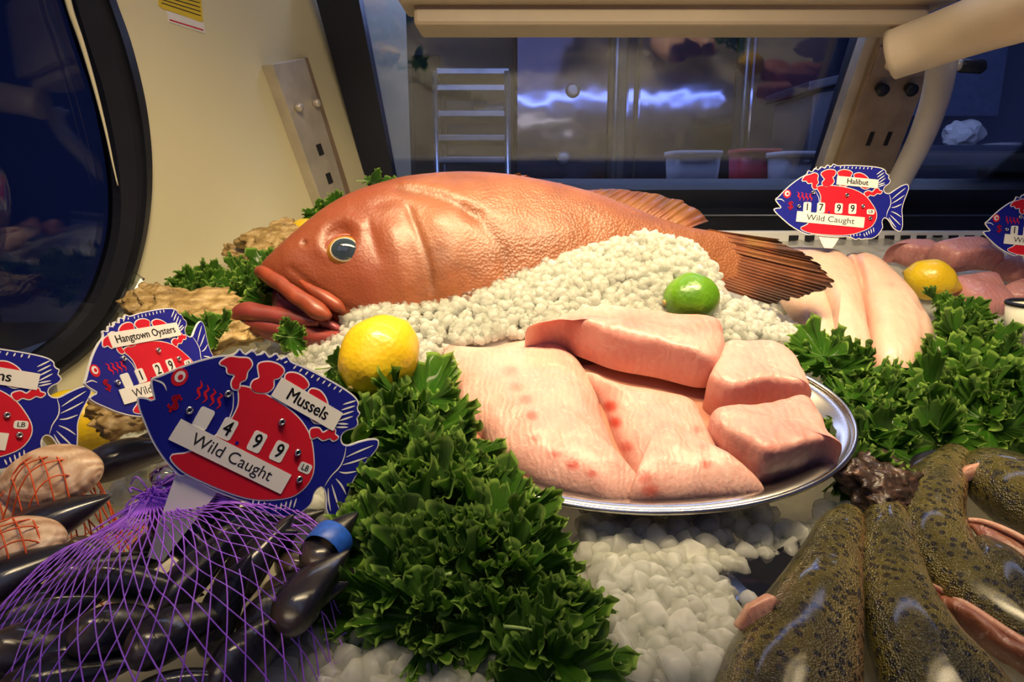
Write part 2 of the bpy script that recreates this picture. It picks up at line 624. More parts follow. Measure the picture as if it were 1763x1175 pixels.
def m_lamp(name, c, s):
    t = NT(name)
    t.set(Emission_Color=(*c, 1), Emission_Strength=s)
    t.color(t.ramp(t.noise(20), [(0, (0.8, 0.8, 0.8)), (1, (0.85, 0.85, 0.85))]))
    return t.m
M['tube_lamp'] = m_lamp('fluorescent tube', (0.50, 0.62, 1.0), 22.0)

# ------------------------------------------------------------------ the ice bed surface (thin plate spline through measured heights)
BED = np.array([
    # x, y, z
    (-0.9, 0.1, 0.02), (-0.4, 0.1, 0.02), (0.0, 0.1, 0.015), (0.4, 0.1, 0.015), (0.9, 0.1, 0.02),
    (-0.30, 0.35, 0.035), (0.0, 0.35, 0.035), (0.2, 0.35, 0.03), (0.45, 0.38, 0.03), (0.8, 0.4, 0.04), (-0.7, 0.4, 0.03),
    (0.02, 0.45, 0.055), (0.12, 0.45, 0.05), (0.25, 0.47, 0.04), (-0.25, 0.48, 0.05),
    (0.12, 0.50, 0.055), (0.12, 0.58, 0.09), (0.12, 0.66, 0.15), (-0.02, 0.57, 0.10), (0.28, 0.57, 0.085), (0.34, 0.62, 0.08),
    (-0.45, 0.70, 0.045), (-0.30, 0.60, 0.06), (-0.60, 0.70, 0.04),
    (-0.42, 0.84, 0.12), (-0.36, 0.95, 0.165), (-0.6, 0.95, 0.14), (-0.32, 0.76, 0.12),
    (-0.12, 0.60, 0.145), (-0.19, 0.64, 0.14), (-0.06, 0.66, 0.165),
    (-0.15, 0.715, 0.205), (-0.05, 0.715, 0.220), (0.05, 0.725, 0.250), (0.14, 0.745, 0.275), (0.20, 0.75, 0.262), (0.0, 0.66, 0.175), (0.1, 0.69, 0.20),
    (0.20, 0.70, 0.205), (0.26, 0.74, 0.185), (0.33, 0.74, 0.15), (0.27, 0.68, 0.15),
    (-0.1, 0.85, 0.17), (0.1, 0.88, 0.19), (0.25, 0.90, 0.18), (0.45, 0.80, 0.115), (0.46, 0.7, 0.09), (0.6, 0.7, 0.10),
    (0.5, 0.95, 0.16), (0.5, 1.1, 0.21), (0.75, 0.9, 0.15), (0.8, 1.1, 0.2), (0.0, 1.12, 0.20), (-0.3, 1.12, 0.2), (0.5, 1.3, 0.23), (0, 1.3, 0.22), (-0.6, 1.2, 0.2), (0.9, 0.6, 0.09),
], float)
def _tps(a, b):
    r = np.linalg.norm(a[:, None] - b[None], axis=2)
    return np.where(r > 0, r * r * np.log(np.maximum(r, 1e-12)), 0)
_n = len(BED)
_K = _tps(BED[:, :2], BED[:, :2]) + np.eye(_n) * 2e-4
_Pm = np.concatenate([np.ones((_n, 1)), BED[:, :2]], 1)
_A = np.zeros((_n + 3, _n + 3))
_A[:_n, :_n] = _K
_A[:_n, _n:] = _Pm
_A[_n:, :_n] = _Pm.T
_W = np.linalg.solve(_A, np.concatenate([BED[:, 2], np.zeros(3)]))
def bed(x, y):
    q = np.stack([np.atleast_1d(x).ravel(), np.atleast_1d(y).ravel()], 1).astype(float)
    z = np.concatenate([_tps(c, BED[:, :2]) @ _W[:_n] for c in np.array_split(q, max(1, len(q) // 4000))]) + _W[_n] + q @ _W[_n + 1:]
    return np.maximum(z, 0.004)
_ds = np.linspace(0.28, 1.6, 700)
def hit(px, py, lift=0.0):
    pts = CAM + _ds[:, None] * ray(px, py)
    under = pts[:, 2] < bed(pts[:, 0], pts[:, 1]) + lift
    i = int(np.argmax(under)) if under.any() else len(_ds) - 1
    return pts[i]

# ------------------------------------------------------------------ the case: deck, end wall, rear door, front end glass
deckv, deckf = box_vf((-1.0, 0.0, -0.05), (1.0, 1.5, 0.0))
structure(obj('floor', deckv, deckf, M['white_panel'], smooth=False))

WA = np.array((-0.32, 1.35, 0.0))
WD = unit((-0.18, -0.45, 0.0))
WN = unit((0.45, -0.18, 0.0))            # faces the case
def wallpt(px, py, o=0.0):
    return onplane(px, py, WA + WN * o, WN)

gask_out = [(175, -60), (192, 0), (217, 70), (238, 150), (250, 220), (255, 290), (252, 360), (240, 430), (216, 505), (182, 565), (140, 612), (95, 645)]
gask_in = [(95, -60), (118, 0), (143, 80), (166, 150), (184, 230), (196, 310), (197, 380), (186, 440), (160, 510), (125, 560), (85, 595), (40, 625)]
go = catmull(gask_out, 40)
gi = catmull(gask_in, 40)
wp = [wallpt(*q) for q in go]
end = [WA + np.array((0, 0, 0.0)), WA + np.array((0, 0, 1.0))]
poly = [wp[-1] * np.array((1, 1, 0)), *wp[::-1], wp[0] + np.array((0, 0, 0.25)), end[1] + WD * -0.25, end[0] + WD * -0.25]
structure(prism('wall_left', poly, -WN * 0.03, M['white_panel']))
# the black gasket around the end glass
gpoly = [wallpt(*q, 0.006) for q in go] + [wallpt(*q, 0.006) for q in gi[::-1]]
V = []
for a, b in zip(go, gi):
    oa, ob = wallpt(*a), wallpt(*b)
    m1 = oa * 0.75 + ob * 0.25
    m2 = oa * 0.45 + ob * 0.55
    V.append([oa - WN * 0.012, oa + WN * 0.008, m1 + WN * 0.013, m1 + WN * 0.008, m2 + WN * 0.008, m2 + WN * 0.014, ob + WN * 0.011, ob - WN * 0.012])
V = np.array(V)
g = structure(obj('trim_1', V.reshape(-1, 3), grid_faces(len(V), 8), M['gasket'], smooth=False))
lp = np.array([wallpt(*q, 0.013) for q in catmull([(112, -20), (122, 20), (141, 75), (163, 150), (182, 225), (196, 290), (203, 320)], 30)])  # added pale strip standing in for the bright panel-edge line reflected in the glass
v, f = tube(lp, np.linspace(0.0038, 0.0008, 30), 6)
structure(obj('edge_reflection', v, f, M['white_panel']))
# end glass, in the same plane beyond the gasket
egl = [wallpt(*q, -0.004) for q in catmull(gask_in, 24)]
egl = [egl[-1] * np.array((1, 1, 0)) + np.array((0, 0, 0.05))] + egl[::-1] + [egl[0] + np.array((0, 0, 0.2)), egl[0] + WD * 0.9 + np.array((0, 0, 0.2)), egl[-1] * np.array((1, 1, 0)) + WD * 0.9 + np.array((0, 0, 0.05))]
structure(prism('window_2', egl, -WN * 0.006, M['end_glass']))
# store fittings seen dimly through the end glass
box_st = structure(box('wall_store', (-3.6, -1.0, -0.6), (-3.5, 5.0, 2.4), simple('store wall', (0.05, 0.075, 0.20), 0.7, scale=2), bevel=0))
t = thing('bar_stool', (-1.42, 1.32, -0.6), 'dark stool standing beyond the end glass at the far left', 'stool')
sv, sf = tube([(-1.42, 1.32, 0.285), (-1.42, 1.32, 0.33)], 0.13, 24)
obj('seat', sv, sf, M['grey_bin'], t)
for dx, dy in ((-.08, -.08), (.08, -.08), (.08, .08), (-.08, .08)):
    v, f = tube([(-1.42 + dx, 1.32 + dy, 0.29), (-1.42 + dx * 1.6, 1.32 + dy * 1.6, -0.6)], 0.012, 8)
    obj('leg', v, f, M['grey_bin'], t)

# rear door plane leans forward at its top
RB = P(881, 330, 1.40)
RTp = P(881, 0, 1.17)
LEAN = unit(RTp - RB)
RN = unit(np.cross(RT, LEAN))            # check: faces the case
if RN[1] > 0: RN = -RN
def rear(px, py, o=0.0):
    return onplane(px, py, RB + RN * o, RN)
def rear_poly(name, pts, th, mat, o=0.0, parent=None, bevel=0.0):
    return prism(name, [rear(x, y, o) for x, y in pts], -RN * th, mat, parent, bevel)
win = bpy.data.objects.new('window_1', None)
COL.objects.link(win)
win.location = RB
structure(win)
rear_poly('frame_post', [(528, -60), (606, -60), (683, 335), (636, 335)], 0.035, M['dark_frame'], 0.006, win)
rear_poly('frame_post', [(1516, -60), (1484, 50), (1396, 335), (1432, 335), (1512, 50), (1548, -60)][::1], 0.035, M['dark_frame'], 0.004, win)
rear_poly('bottom_rail', [(560, 327), (2150, 327), (2150, 372), (560, 372)], 0.05, M['dark_frame'], 0.004, win)
rear_poly('bottom_rail', [(560, 369), (2150, 369), (2150, 402), (560, 402)], 0.05, M['dark_frame'], 0.03, win)
v, f = tube([rear(1000, 371, 0.031), rear(2100, 371, 0.031)], 0.0022, 8)
obj('rail_edge', v, f, M['shelf_steel'], win)
rear_poly('pane', [(600, -70), (1520, -70), (1420, 330), (670, 330)], 0.006, M['glass'], -0.012, win)
rear_poly('pane', [(1530, -70), (2300, -70), (2200, 330), (1420, 330)], 0.006, M['glass'], -0.018, win)

# white air grille along the back of the deck
gp = P(1500, 398, 1.28)
gr = thing('air_grille', gp, 'white slotted air grille strip running along the foot of the rear rail', 'grille')
box('strip', (-0.35, gp[1], gp[2] - 0.10), (1.3, gp[1] + 0.02, gp[2]), M['white_plastic'], gr)
for i in range(26):
    x0 = 0.52 + i * 0.03
    box('slot', (x0, gp[1] - 0.001, gp[2] - 0.026), (x0 + 0.018, gp[1] + 0.004, gp[2] - 0.008), M['black_hole'], gr, 0)

# ------------------------------------------------------------------ overhead fittings
hd = 1.0
hz = P(881, 44, hd)
hous = thing('light_housing', (0.15, hz[1], hz[2]), 'long beige light housing running across the top of the case', 'light housing')
xa = (712 - 881.5) / F * hd
xb = (1585 - 881.5) / F * hd * 1.02
box('housing', (xa, hz[1], hz[2]), (xb, hz[1] + 0.09, hz[2] + 0.05), M['taupe_metal'], hous, 0.006)
box('upper_housing', (xa - 0.02, hz[1] - 0.02, hz[2] + 0.028), (xb + 0.03, hz[1] + 0.08, hz[2] + 0.20), M['taupe_metal'], hous, 0.006)
box('end_cap', (xa - 0.022, hz[1] - 0.015, hz[2] + 0.035), (xa - 0.003, hz[1] + 0.07, hz[2] + 0.19), M['yellow_paper'], hous, 0.004)

# left slotted upright
def upright(name, px_top, px_bot, label, mat, wdt, dep, screws, slots, o=0.03, cat='bracket'):
    a = rear(*px_top, o)
    b = rear(*px_bot, o)
    ax = unit(b - a)
    L = np.linalg.norm(b - a)
    t = thing(name, b, label, cat)
    sx = RT
    pts = [a - sx * wdt / 2, a + sx * wdt / 2, b + sx * wdt / 2, b - sx * wdt / 2]
    prism('channel', [p for p in pts], -RN * dep, mat, t, 0.0015)
    for s, dx in slots:
        c = a + ax * L * s + sx * dx * wdt + RN * 0.0004
        q = [c - sx * wdt * .11 - ax * 0.011, c + sx * wdt * .11 - ax * 0.011, c + sx * wdt * .11 + ax * 0.011, c - sx * wdt * .11 + ax * 0.011]
        prism('slot', q, -RN * 0.001, M['black_hole'], t)
    for s, dx in screws:
        c = a + ax * L * s + sx * dx * wdt
        v, f = tube([c - RN * 0.002, c + RN * 0.009, c + RN * 0.010], [0.0075, 0.0075, 0.004], 14)
        obj('screw', v, f, M['steel'], t)
    return t
# the left upright is set along the end wall
def wall_upright():
    tp0 = np.array([(450, 112), (522, 99), (602, 350), (545, 372)], float)
    o = 0.0
    a0, a1, b1, b0 = [wallpt(*q, 0.0) for q in tp0]
    t = thing('slotted_upright', (b0 + b1) / 2, 'slotted steel upright fixed to the white end wall, behind the fish head', 'bracket')
    d = WN * 0.022
    a2, b2 = a1 + (a0 - a1) * 0.22, b1 + (b0 - b1) * 0.30
    prism('channel', [a0, a2, b2, b0], d, M['steel'], t, 0.001)
    prism('flange', [a2, a1, b1, b2], d * 0.45, M['brown_steel'], t, 0.001)
    def at(s, w_):
        top = a0 + (a2 - a0) * w_
        bot = b0 + (b2 - b0) * w_
        return top + (bot - top) * s + d * 1.02
    ax = unit(b0 - a0)
    wx = unit(a2 - a0)
    for s in (0.56, 0.76, 0.93):
        c = at(s, 0.55)
        prism('slot', [c - wx * .007 - ax * .010, c + wx * .007 - ax * .010, c + wx * .007 + ax * .010, c - wx * .007 + ax * .010], WN * 0.0006, M['black_hole'], t)
    for s, w_ in ((0.27, 0.25), (0.27, 0.85), (0.94, 0.2), (0.94, 0.85)):
        c = at(s, w_)
        v, f = tube([c - WN * 0.001, c + WN * 0.010, c + WN * 0.011], [0.0062, 0.0062, 0.003], 12)
        obj('screw', v, f, M['steel'], t)
wall_upright()
# right upright
def right_upright():
    a0, a1, b1, b0 = [rear(*q, 0.07) for q in [(1522, 52), (1628, 52), (1516, 345), (1418, 345)]]
    t = thing('slotted_upright', (b0 + b1) / 2, 'brown metal slotted upright leaning beside the halibut price sign', 'bracket')
    prism('channel', [a0, a1, b1, b0], -RN * 0.02, M['brown_steel'], t, 0.001)
    e0, e1, e2, e3 = [rear(*q, 0.055) for q in [(1496, 52), (1526, 52), (1420, 345), (1396, 345)]]
    prism('flange', [e0, e1, e2, e3], -RN * 0.03, M['steel'], t, 0.001)
    ax = unit(b0 - a0)
    wx = RT
    def at(s, w_):
        top, bot = a0 + (a1 - a0) * w_, b0 + (b1 - b0) * w_
        return top + (bot - top) * s + RN * 0.0004
    for s, w_ in ((0.60, 0.42), (0.60, 0.72), (0.83, 0.42), (0.83, 0.72)):
        c = at(s, w_)
        prism('slot', [c - wx * .004 - ax * .013, c + wx * .004 - ax * .013, c + wx * .004 + ax * .013, c - wx * .004 + ax * .013], RN * 0.0006, M['black_hole'], t)
    c0, c1 = at(0.12, -0.02), at(0.12, 0.9)
    q = [at(0.08, 0.02), at(0.08, 1.0), at(0.24, 1.0), at(0.24, 0.02)]
    prism('clamp_plate', q, RN * 0.004, M['brown_steel'], t, 0.001)
    for w_ in (0.28, 0.76):
        c = at(0.17, w_) + RN * 0.004
        v, f = tube([c, c + RN * 0.004, c + RN * 0.005], [0.010, 0.010, 0.006], 14)
        obj('bolt', v, f, M['cream_metal'], t)
        c = at(0.30, w_ - 0.02)
        v, f = tube([c - RN * .001, c + RN * 0.016, c + RN * 0.018], [0.008, 0.011, 0.006], 14)
        obj('screw', v, f, M['gasket'], t)
right_upright()
# cream arm and hanging pipe at the top right
pth = np.array([P(1535, 95, 1.02), P(1600, 72, 0.98), P(1690, 40, 0.90), P(1790, 5, 0.80), P(1900, -40, 0.7)])
v, f = tube(catmull(pth, 30), np.linspace(0.036, 0.040, 30), 24)
tag(obj('support_arm', v, f, M['cream_metal']), 'thick cream tubular arm reaching in at the upper right corner', 'arm')
pth = np.array([P(1624, 95, 1.06), P(1610, 170, 1.09), P(1580, 250, 1.16), P(1535, 335, 1.24)])
v, f = tube(catmull(pth, 24), np.linspace(0.022, 0.019, 24), 16)
tag(obj('drain_pipe', v, f, M['pipe_white']), 'pale grey pipe hanging down from the cream arm behind the halibut sign', 'pipe')
kb = thing('clamp_knob', P(1670, 112, 1.1), 'black knob sticking out beside the pale hanging pipe', 'knob')
v, f = tube([P(1640, 112, 1.1), P(1660, 112, 1.1)], 0.009, 12)
obj('shaft', v, f, M['steel'], kb)
v, f = tube([P(1652, 113, 1.1), P(1655, 113, 1.1), P(1690, 115, 1.1), P(1694, 115, 1.1)], [0.009, 0.011, 0.011, 0.008], 16)
obj('grip', v, f, M['gasket'], kb)
# yellow sticker high on the end wall
st = thing('warning_sticker', wallpt(310, 30, 0.001), 'yellow warning sticker with a white lower strip high on the end wall', 'sticker')
prism('yellow_panel', [wallpt(*q, 0.0) for q in [(270, -60), (340, -60), (349, 37), (344, 38), (278, 14), (273, 10)]], WN * 0.001, M['yellow_paper'], st)
prism('white_panel', [wallpt(*q, 0.0) for q in [(286, 18), (350, 39), (353, 58), (290, 38)]], WN * 0.0008, M['label_paper'], st)
for k in range(7):
    q = [wallpt(*p, 0.0011) for p in [(276 + k * .3, -32 + k * 6), (342 + k * .6, -18 + k * 7.4), (342 + k * .6, -16.6 + k * 7.4), (276 + k * .3, -30.6 + k * 6)]]
    prism('print_line', q, WN * 0.0003, M['ink'], st)
q = [wallpt(*p, 0.001) for p in [(292, 33), (350, 51), (350, 53), (292, 35)]]
prism('print_line', q, WN * 0.0003, M['red_ink'], st)
# clear acrylic bracket at the lower corner of the end glass
ab = [wallpt(*q, 0.012) for q in [(228, 468), (246, 480), (222, 520), (205, 540), (196, 536)]]
tag(prism('acrylic_clip', ab, WN * 0.004, M['acrylic'], None), 'small clear plastic clip at the lower corner of the end glass', 'clip')

# ------------------------------------------------------------------ the kitchen behind
structure(box('floor_kitchen', (-4, 1.6, -0.65), (5, 5.2, -0.6), M['floor_tile'], bevel=0))
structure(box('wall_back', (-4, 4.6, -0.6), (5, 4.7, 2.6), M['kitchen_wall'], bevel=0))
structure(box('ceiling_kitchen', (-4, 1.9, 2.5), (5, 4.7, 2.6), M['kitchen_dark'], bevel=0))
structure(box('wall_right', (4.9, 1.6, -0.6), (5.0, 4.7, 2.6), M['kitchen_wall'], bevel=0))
def xat(px, d): return (px - 881.5) / F * d
D = 3.4
fr = thing('upright_refrigerator', (xat(1100, D), D, -0.6), 'wide stainless steel refrigerator with tall shiny doors behind the counter', 'refrigerator')
yz = D * 0.98
for a, b in ((886, 1038), (1064, 1080), (1083, 1240), (1262, 1440)):
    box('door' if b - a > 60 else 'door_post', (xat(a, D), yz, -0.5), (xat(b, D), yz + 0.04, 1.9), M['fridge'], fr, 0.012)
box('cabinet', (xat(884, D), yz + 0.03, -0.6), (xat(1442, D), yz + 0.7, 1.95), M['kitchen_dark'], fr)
for a in (1046, 1250):
    v, f = tube([(xat(a, D), yz - 0.03, -0.1), (xat(a, D), yz - 0.03, 1.6)], 0.014, 10)
    obj('door_handle', v, f, M['shelf_steel'], fr)
for px, py in ((978, 168), (965, 275)):
    c = P(px, py, D / 0.98 * 0.985)
    c[1] = yz - 0.001
    v, f = tube([c, c + np.array((0, -0.012, 0)), c + np.array((0, -0.014, 0))], [0.035, 0.03, 0.018], 20)
    obj('door_lock', v, f, M['shelf_steel'], fr)
box_d = tag(box('dark_cabinet', (xat(600, 3.9), 3.85, -0.6), (xat(884, 3.9), 4.5, 2.2), M['kitchen_dark']), 'dark tall cabinet standing behind the wire rack', 'cabinet')
tag(box('wall_panel', (xat(720, 3.8), 3.79, 0.35), (xat(765, 3.8), 3.84, 0.98), M['black_hole']), 'black panel hanging beside the wire rack', 'panel')
DR = 3.0
rk = thing('wire_rack', (xat(820, DR), 2.95, -0.6), 'wire shelving rack with four shelves beside the refrigerator', 'rack')
def zat(py, d): return (P(881, py, d))[2]
for px in (762, 876):
    for yy in (2.9, 3.25):
        v, f = tube([(xat(px, DR), yy, -0.6), (xat(px - 2, DR), yy, zat(140, DR))], 0.012, 8)
        obj('post', v, f, M['wire'], rk)
for py in (140, 165, 205, 243, 278, 318):
    z = zat(py, DR)
    box('shelf', (xat(763, DR), 2.9, z - 0.012), (xat(877, DR), 3.25, z + 0.012), M['shelf_steel'], rk, 0.003)
bw = P(840, 195, 2.95)
n_ = 20
prof = [(0.0, 0.0), (0.035, 0.0), (0.06, 0.02), (0.068, 0.045), (0.062, 0.045), (0.05, 0.018), (0.0, 0.008)]
V = [[(bw[0] + r * math.cos(a), bw[1] + 0.1 + r * math.sin(a), zat(205, DR) + 0.014 + h) for a in np.linspace(0, 2 * math.pi, n_, endpoint=False)] for r, h in prof]
tag(obj('mixing_bowl', np.array(V).reshape(-1, 3), grid_faces(len(prof), n_), M['white_plastic']), 'small white bowl standing on the second shelf of the wire rack', 'bowl')

# rear counter with tubs
CY = 1.72
cz = zat(324, 1.75)
tag(box('rear_counter', (-0.6, CY - 0.12, cz - 0.04), (2.0, CY + 0.25, cz), M['shelf_steel']), 'steel work ledge just behind the rear doors', 'counter')
def tub(name, px0, px1, pyt, d, mat, label, lip=True):
    x0, x1 = xat(px0, d), xat(px1, d)
    zt = zat(pyt, d)
    cx, hw = (x0 + x1) / 2, (x1 - x0) / 2
    dep = 0.07
    yc = d * 0.985
    t = thing(name, (cx, yc, cz), label, 'tub', None)
    def ring(s, z, n=40, e=4.0):
        a = np.linspace(0, 2 * np.pi, n, endpoint=False)
        c, s_ = np.cos(a), np.sin(a)
        return np.stack([cx + hw * s * np.sign(c) * np.abs(c) ** (2 / e), yc + dep * s * np.sign(s_) * np.abs(s_) ** (2 / e), np.full(n, z)], 1)
    rings = [ring(0.01, cz + .001), ring(0.88, cz + .001), ring(0.9, cz + .006), ring(0.98, zt - 0.012), ring(0.93, zt - 0.012), ring(0.84, cz + .01), ring(0.01, cz + .01)]
    obj('body', np.concatenate(rings), grid_faces(len(rings), 40), mat, t)
    rings = [ring(0.97, zt - 0.014), ring(1.04, zt - 0.012), ring(1.04, zt), ring(0.93, zt), ring(0.93, zt - 0.012)]
    obj('rim', np.concatenate(rings), grid_faces(len(rings), 40), mat, t)
tub('plastic_tub', 1137, 1218, 264, 1.78, M['tub_clear'], 'frosted clear tub on the ledge, left of the red tub')
tub('plastic_tub', 1243, 1312, 261, 1.86, M['tub_red'], 'red plastic tub on the ledge between two frosted tubs')
tub('plastic_tub', 1308, 1396, 265, 1.74, M['tub_clear'], 'frosted tub with a thick rim overlapping the red tub')
bn = thing('waste_bin', (xat(1430, 2.4), 2.5, -0.6), 'dark grey lidded bin standing behind the right rear post', 'bin')
prism('body', [(xat(1370, 2.4), 2.4, -0.6), (xat(1500, 2.4), 2.4, -0.6), (xat(1500, 2.4), 2.4, zat(150, 2.4)), (xat(1372, 2.4), 2.4, zat(168, 2.4))], (0, 0.35, 0), M['grey_bin'], bn, 0.01)
prism('lid', [(xat(1366, 2.36), 2.37, zat(168, 2.4)), (xat(1505, 2.36), 2.37, zat(135, 2.4)), (xat(1505, 2.36), 2.37, zat(122, 2.4)), (xat(1366, 2.36), 2.37, zat(152, 2.4))], (0, 0.40, 0), M['kitchen_dark'], bn, 0.006)
wt_ = thing('work_table', (xat(1680, 2.5), 2.6, -0.6), 'long steel work table on legs at the far right of the kitchen', 'table')
zt_ = zat(254, 2.5)
box('table_top', (xat(1510, 2.5), 2.42, zt_ - 0.07), (xat(2100, 2.5), 3.0, zt_), M['shelf_steel'], wt_)
for px in (1665, 1985):
    box('leg', (xat(px, 2.5), 2.46, -0.6), (xat(px + 22, 2.5), 2.52, zt_ - 0.06), M['steel'], wt_)
box('lower_shelf', (xat(1510, 2.5), 2.45, zat(330, 2.5) - 0.02), (xat(2100, 2.5), 3.0, zat(330, 2.5)), M['shelf_steel'], wt_)
rng = np.random.RandomState(5)
pv, pf = ico(3)
pv = pv * np.array((0.065, 0.05, 0.055))
pv = pv * (1 + 0.25 * fbm(pv, 30, 3)[:, None])
pb = np.array((xat(1640, 2.55), 2.6, zt_ + 0.045))
tag(obj('paper_bag', pv + pb, pf, M['white_plastic'], smooth=False), 'crumpled white paper lying on the far right work table', 'paper')
tag(box('paper_sheet', (xat(1690, 2.5), 2.5, zt_), (xat(1732, 2.5), 2.7, zt_ + 0.012), M['white_plastic'], bevel=0.001), 'flat white sheet beside the crumpled paper on the work table', 'paper')
tag(box('wall_cabinet', (xat(1540, 3.6), 3.6, 0.66), (xat(1680, 3.6), 3.9, 1.5), simple('cabinet blue grey', (0.16, 0.20, 0.36), 0.4)), 'blue grey cabinet box on the kitchen wall above the work table', 'cabinet')
# lamps of the kitchen
lf = thing('tube_light', (0.45, 1.95, 0.86), 'fluorescent tube fitting hung behind the case over the work ledge', 'lamp')
box('fitting', (-0.5, 1.93, 0.885), (1.4, 1.99, 0.92), M['white_plastic'], lf)
v, f = tube([(-0.48, 1.96, 0.872), (1.38, 1.96, 0.872)], 0.012, 12)
obj('tube', v, f, M['tube_lamp'], lf)

# ------------------------------------------------------------------ crushed ice (stuff)
def chunk_protos(sub, n, seed, planes=9):
    rng = np.random.RandomState(seed)
    v0, f0 = ico(sub)
    out = []
    for k in range(n):
        v = v0 * rng.uniform(0.75, 1.25, 3)
        for _ in range(planes):
            nn = unit(rng.normal(size=3))
            h = rng.uniform(0.55, 0.9)
            dd = v @ nn - h
            v = v - np.maximum(dd, 0)[:, None] * nn * 0.97
        v = v * (1 + 0.09 * vnoise(v, 2.2, k)[:, None])
        out.append(v)
    return out, f0
PROT2, FICO2 = chunk_protos(2, 14, 3)
PROT3, FICO3 = chunk_protos(3, 14, 11, 11)

def scatter(name, polys, n, size, label, seed, lift=0.0, sub=2, pix=True, sink=0.25):
    rng = np.random.RandomState(seed)
    prot, fc = (PROT2, FICO2) if sub == 2 else (PROT3, FICO3)
    vs, fs, b = [], [], 0
    for poly, cnt in zip(polys, n):
        xs = [p[0] for p in poly]
        ys = [p[1] for p in poly]
        got = 0
        while got < cnt:
            x, y = rng.uniform(min(xs), max(xs)), rng.uniform(min(ys), max(ys))
            if not in_poly(x, y, poly): continue
            s = rng.uniform(*size)
            if pix:
                c = hit(x, y, lift)
            else:
                c = np.array((x, y, bed(x, y)[0] + lift))
            c = c + np.array((0, 0, s * rng.uniform(-sink, 0.7)))
            v = (prot[rng.randint(len(prot))] * s) @ rotm(rng).T + c
            vs.append(v)
            fs.append(fc + b)
            b += len(v)
            got += 1
    o = obj(name, np.concatenate(vs), np.concatenate(fs), M['ice'])
    tag(o, label, 'ice', None, 'stuff')
    return o

gx = np.arange(-0.80, 0.90, 0.006)
gy = np.arange(0.14, 1.32, 0.006)
GX, GY = np.meshgrid(gx, gy, indexing='ij')
GZ = bed(GX, GY).reshape(GX.shape)
pts3 = np.stack([GX, GY, GZ], -1).reshape(-1, 3)
lump = 0.004 * fbm(pts3, 60, 2, 3)
pts3[:, 2] += lump - 0.006
keep_w = ((pts3 - WA) @ WN) > 0.004
fcs = grid_faces(len(gx), len(gy), False)
fcs = fcs[keep_w[fcs].all(1)]
tag(obj('ice_bed', pts3, fcs, M['ice']), 'bed of packed crushed ice covering the deck of the case', 'ice', None, 'stuff')

scatter('crushed_ice', [
    [(600, 495), (700, 480), (800, 478), (900, 470), (960, 455), (1050, 425), (1110, 405), (1210, 432), (1235, 480), (1245, 520), (1350, 530), (1370, 580), (1240, 590), (1000, 560), (760, 600), (740, 640), (560, 620), (540, 590), (590, 560)],
    [(560, 500), (660, 485), (960, 445), (1110, 400), (1220, 430), (1240, 480), (1140, 470), (960, 510), (700, 540), (590, 560)],
    [(1260, 520), (1380, 560), (1370, 590), (1250, 570)],
    [(440, 590), (540, 590), (600, 640), (590, 720), (450, 640)]],
    [3000, 1500, 240, 300], (0.0028, 0.0066), 'heap of fine crushed ice banked between the big red fish and the tray of fillets', 21, 0.002, 2)
scatter('crushed_ice', [
    [(980, 880), (1240, 880), (1400, 900), (1440, 860), (1520, 880), (1500, 920), (1400, 960), (1260, 1000), (1240, 1175), (1050, 1175), (1030, 1000)],
    [(1020, 900), (1230, 900), (1270, 1080), (1230, 1175), (1050, 1175), (1040, 1000)],
    [(400, 1100), (520, 1050), (620, 1000), (700, 1100), (1000, 1140), (1040, 1175), (1000, 1210), (400, 1210)],
    [(440, 880), (560, 850), (600, 950), (500, 960), (440, 930)]],
    [420, 330, 260, 60], (0.005, 0.0125), 'larger wet ice lumps heaped along the front below the tray', 22, 0.002, 3)
scatter('crushed_ice', [
    [(160, 740), (290, 720), (300, 780), (170, 800)],
    [(1200, 1060), (1330, 1040), (1300, 1200), (1200, 1200)],
    [(0, 760), (300, 690), (330, 800), (230, 870), (0, 900)]],
    [70, 30, 260], (0.006, 0.011), 'small patch of melting ice beside the left lemon', 23, 0.002, 2)
# single big lumps at the front
rng = np.random.RandomState(31)
SOL = [(415, 1148, .0125), (470, 1090, .012), (545, 1105, .013), (600, 1130, .016), (455, 1060, .010), (640, 1155, .012), (720, 1150, .014), (800, 1150, .014),
       (500, 900, .011), (455, 915, .012), (540, 870, .012), (1130, 930, .021), (1190, 960, .017), (1075, 1000, .018), (1120, 1040, .018), (1180, 1080, .022),
       (1240, 1060, .016), (1090, 940, .013), (1160, 1140, .022), (1230, 1140, .018), (1070, 1100, .015), (1350, 910, .014), (1310, 930, .012), (1460, 880, .015), (1490, 890, .014), (1420, 875, .010),
       (330, 880, .0085), (100, 870, .007), (500, 985, .008)]
SOL = [(a_, b_, min(c_, 0.0095 + 0.25 * max(0, c_ - 0.0095))) for a_, b_, c_ in SOL]
for k, (px, py, s) in enumerate(SOL):
    c = hit(px, py, s * 0.8)
    v = (PROT3[k % 14] * s) @ rotm(rng).T
    o = link('ice_lump', mesh_of('ice_lump', v, FICO3), M['ice'])
    o.location = c
    side = ('big frosted ice lump in the heap just below the tray' if px > 1000 and px < 1280 else
            'wet ice lump lying by the trout at the front right' if px > 1280 else 'loose ice lump lying among mussels and kale at the front left')
    tag(o, side, 'ice', 'ice lumps by the trout' if px > 1280 else ('ice lumps below the tray' if px > 1000 else 'ice lumps at the front left'))

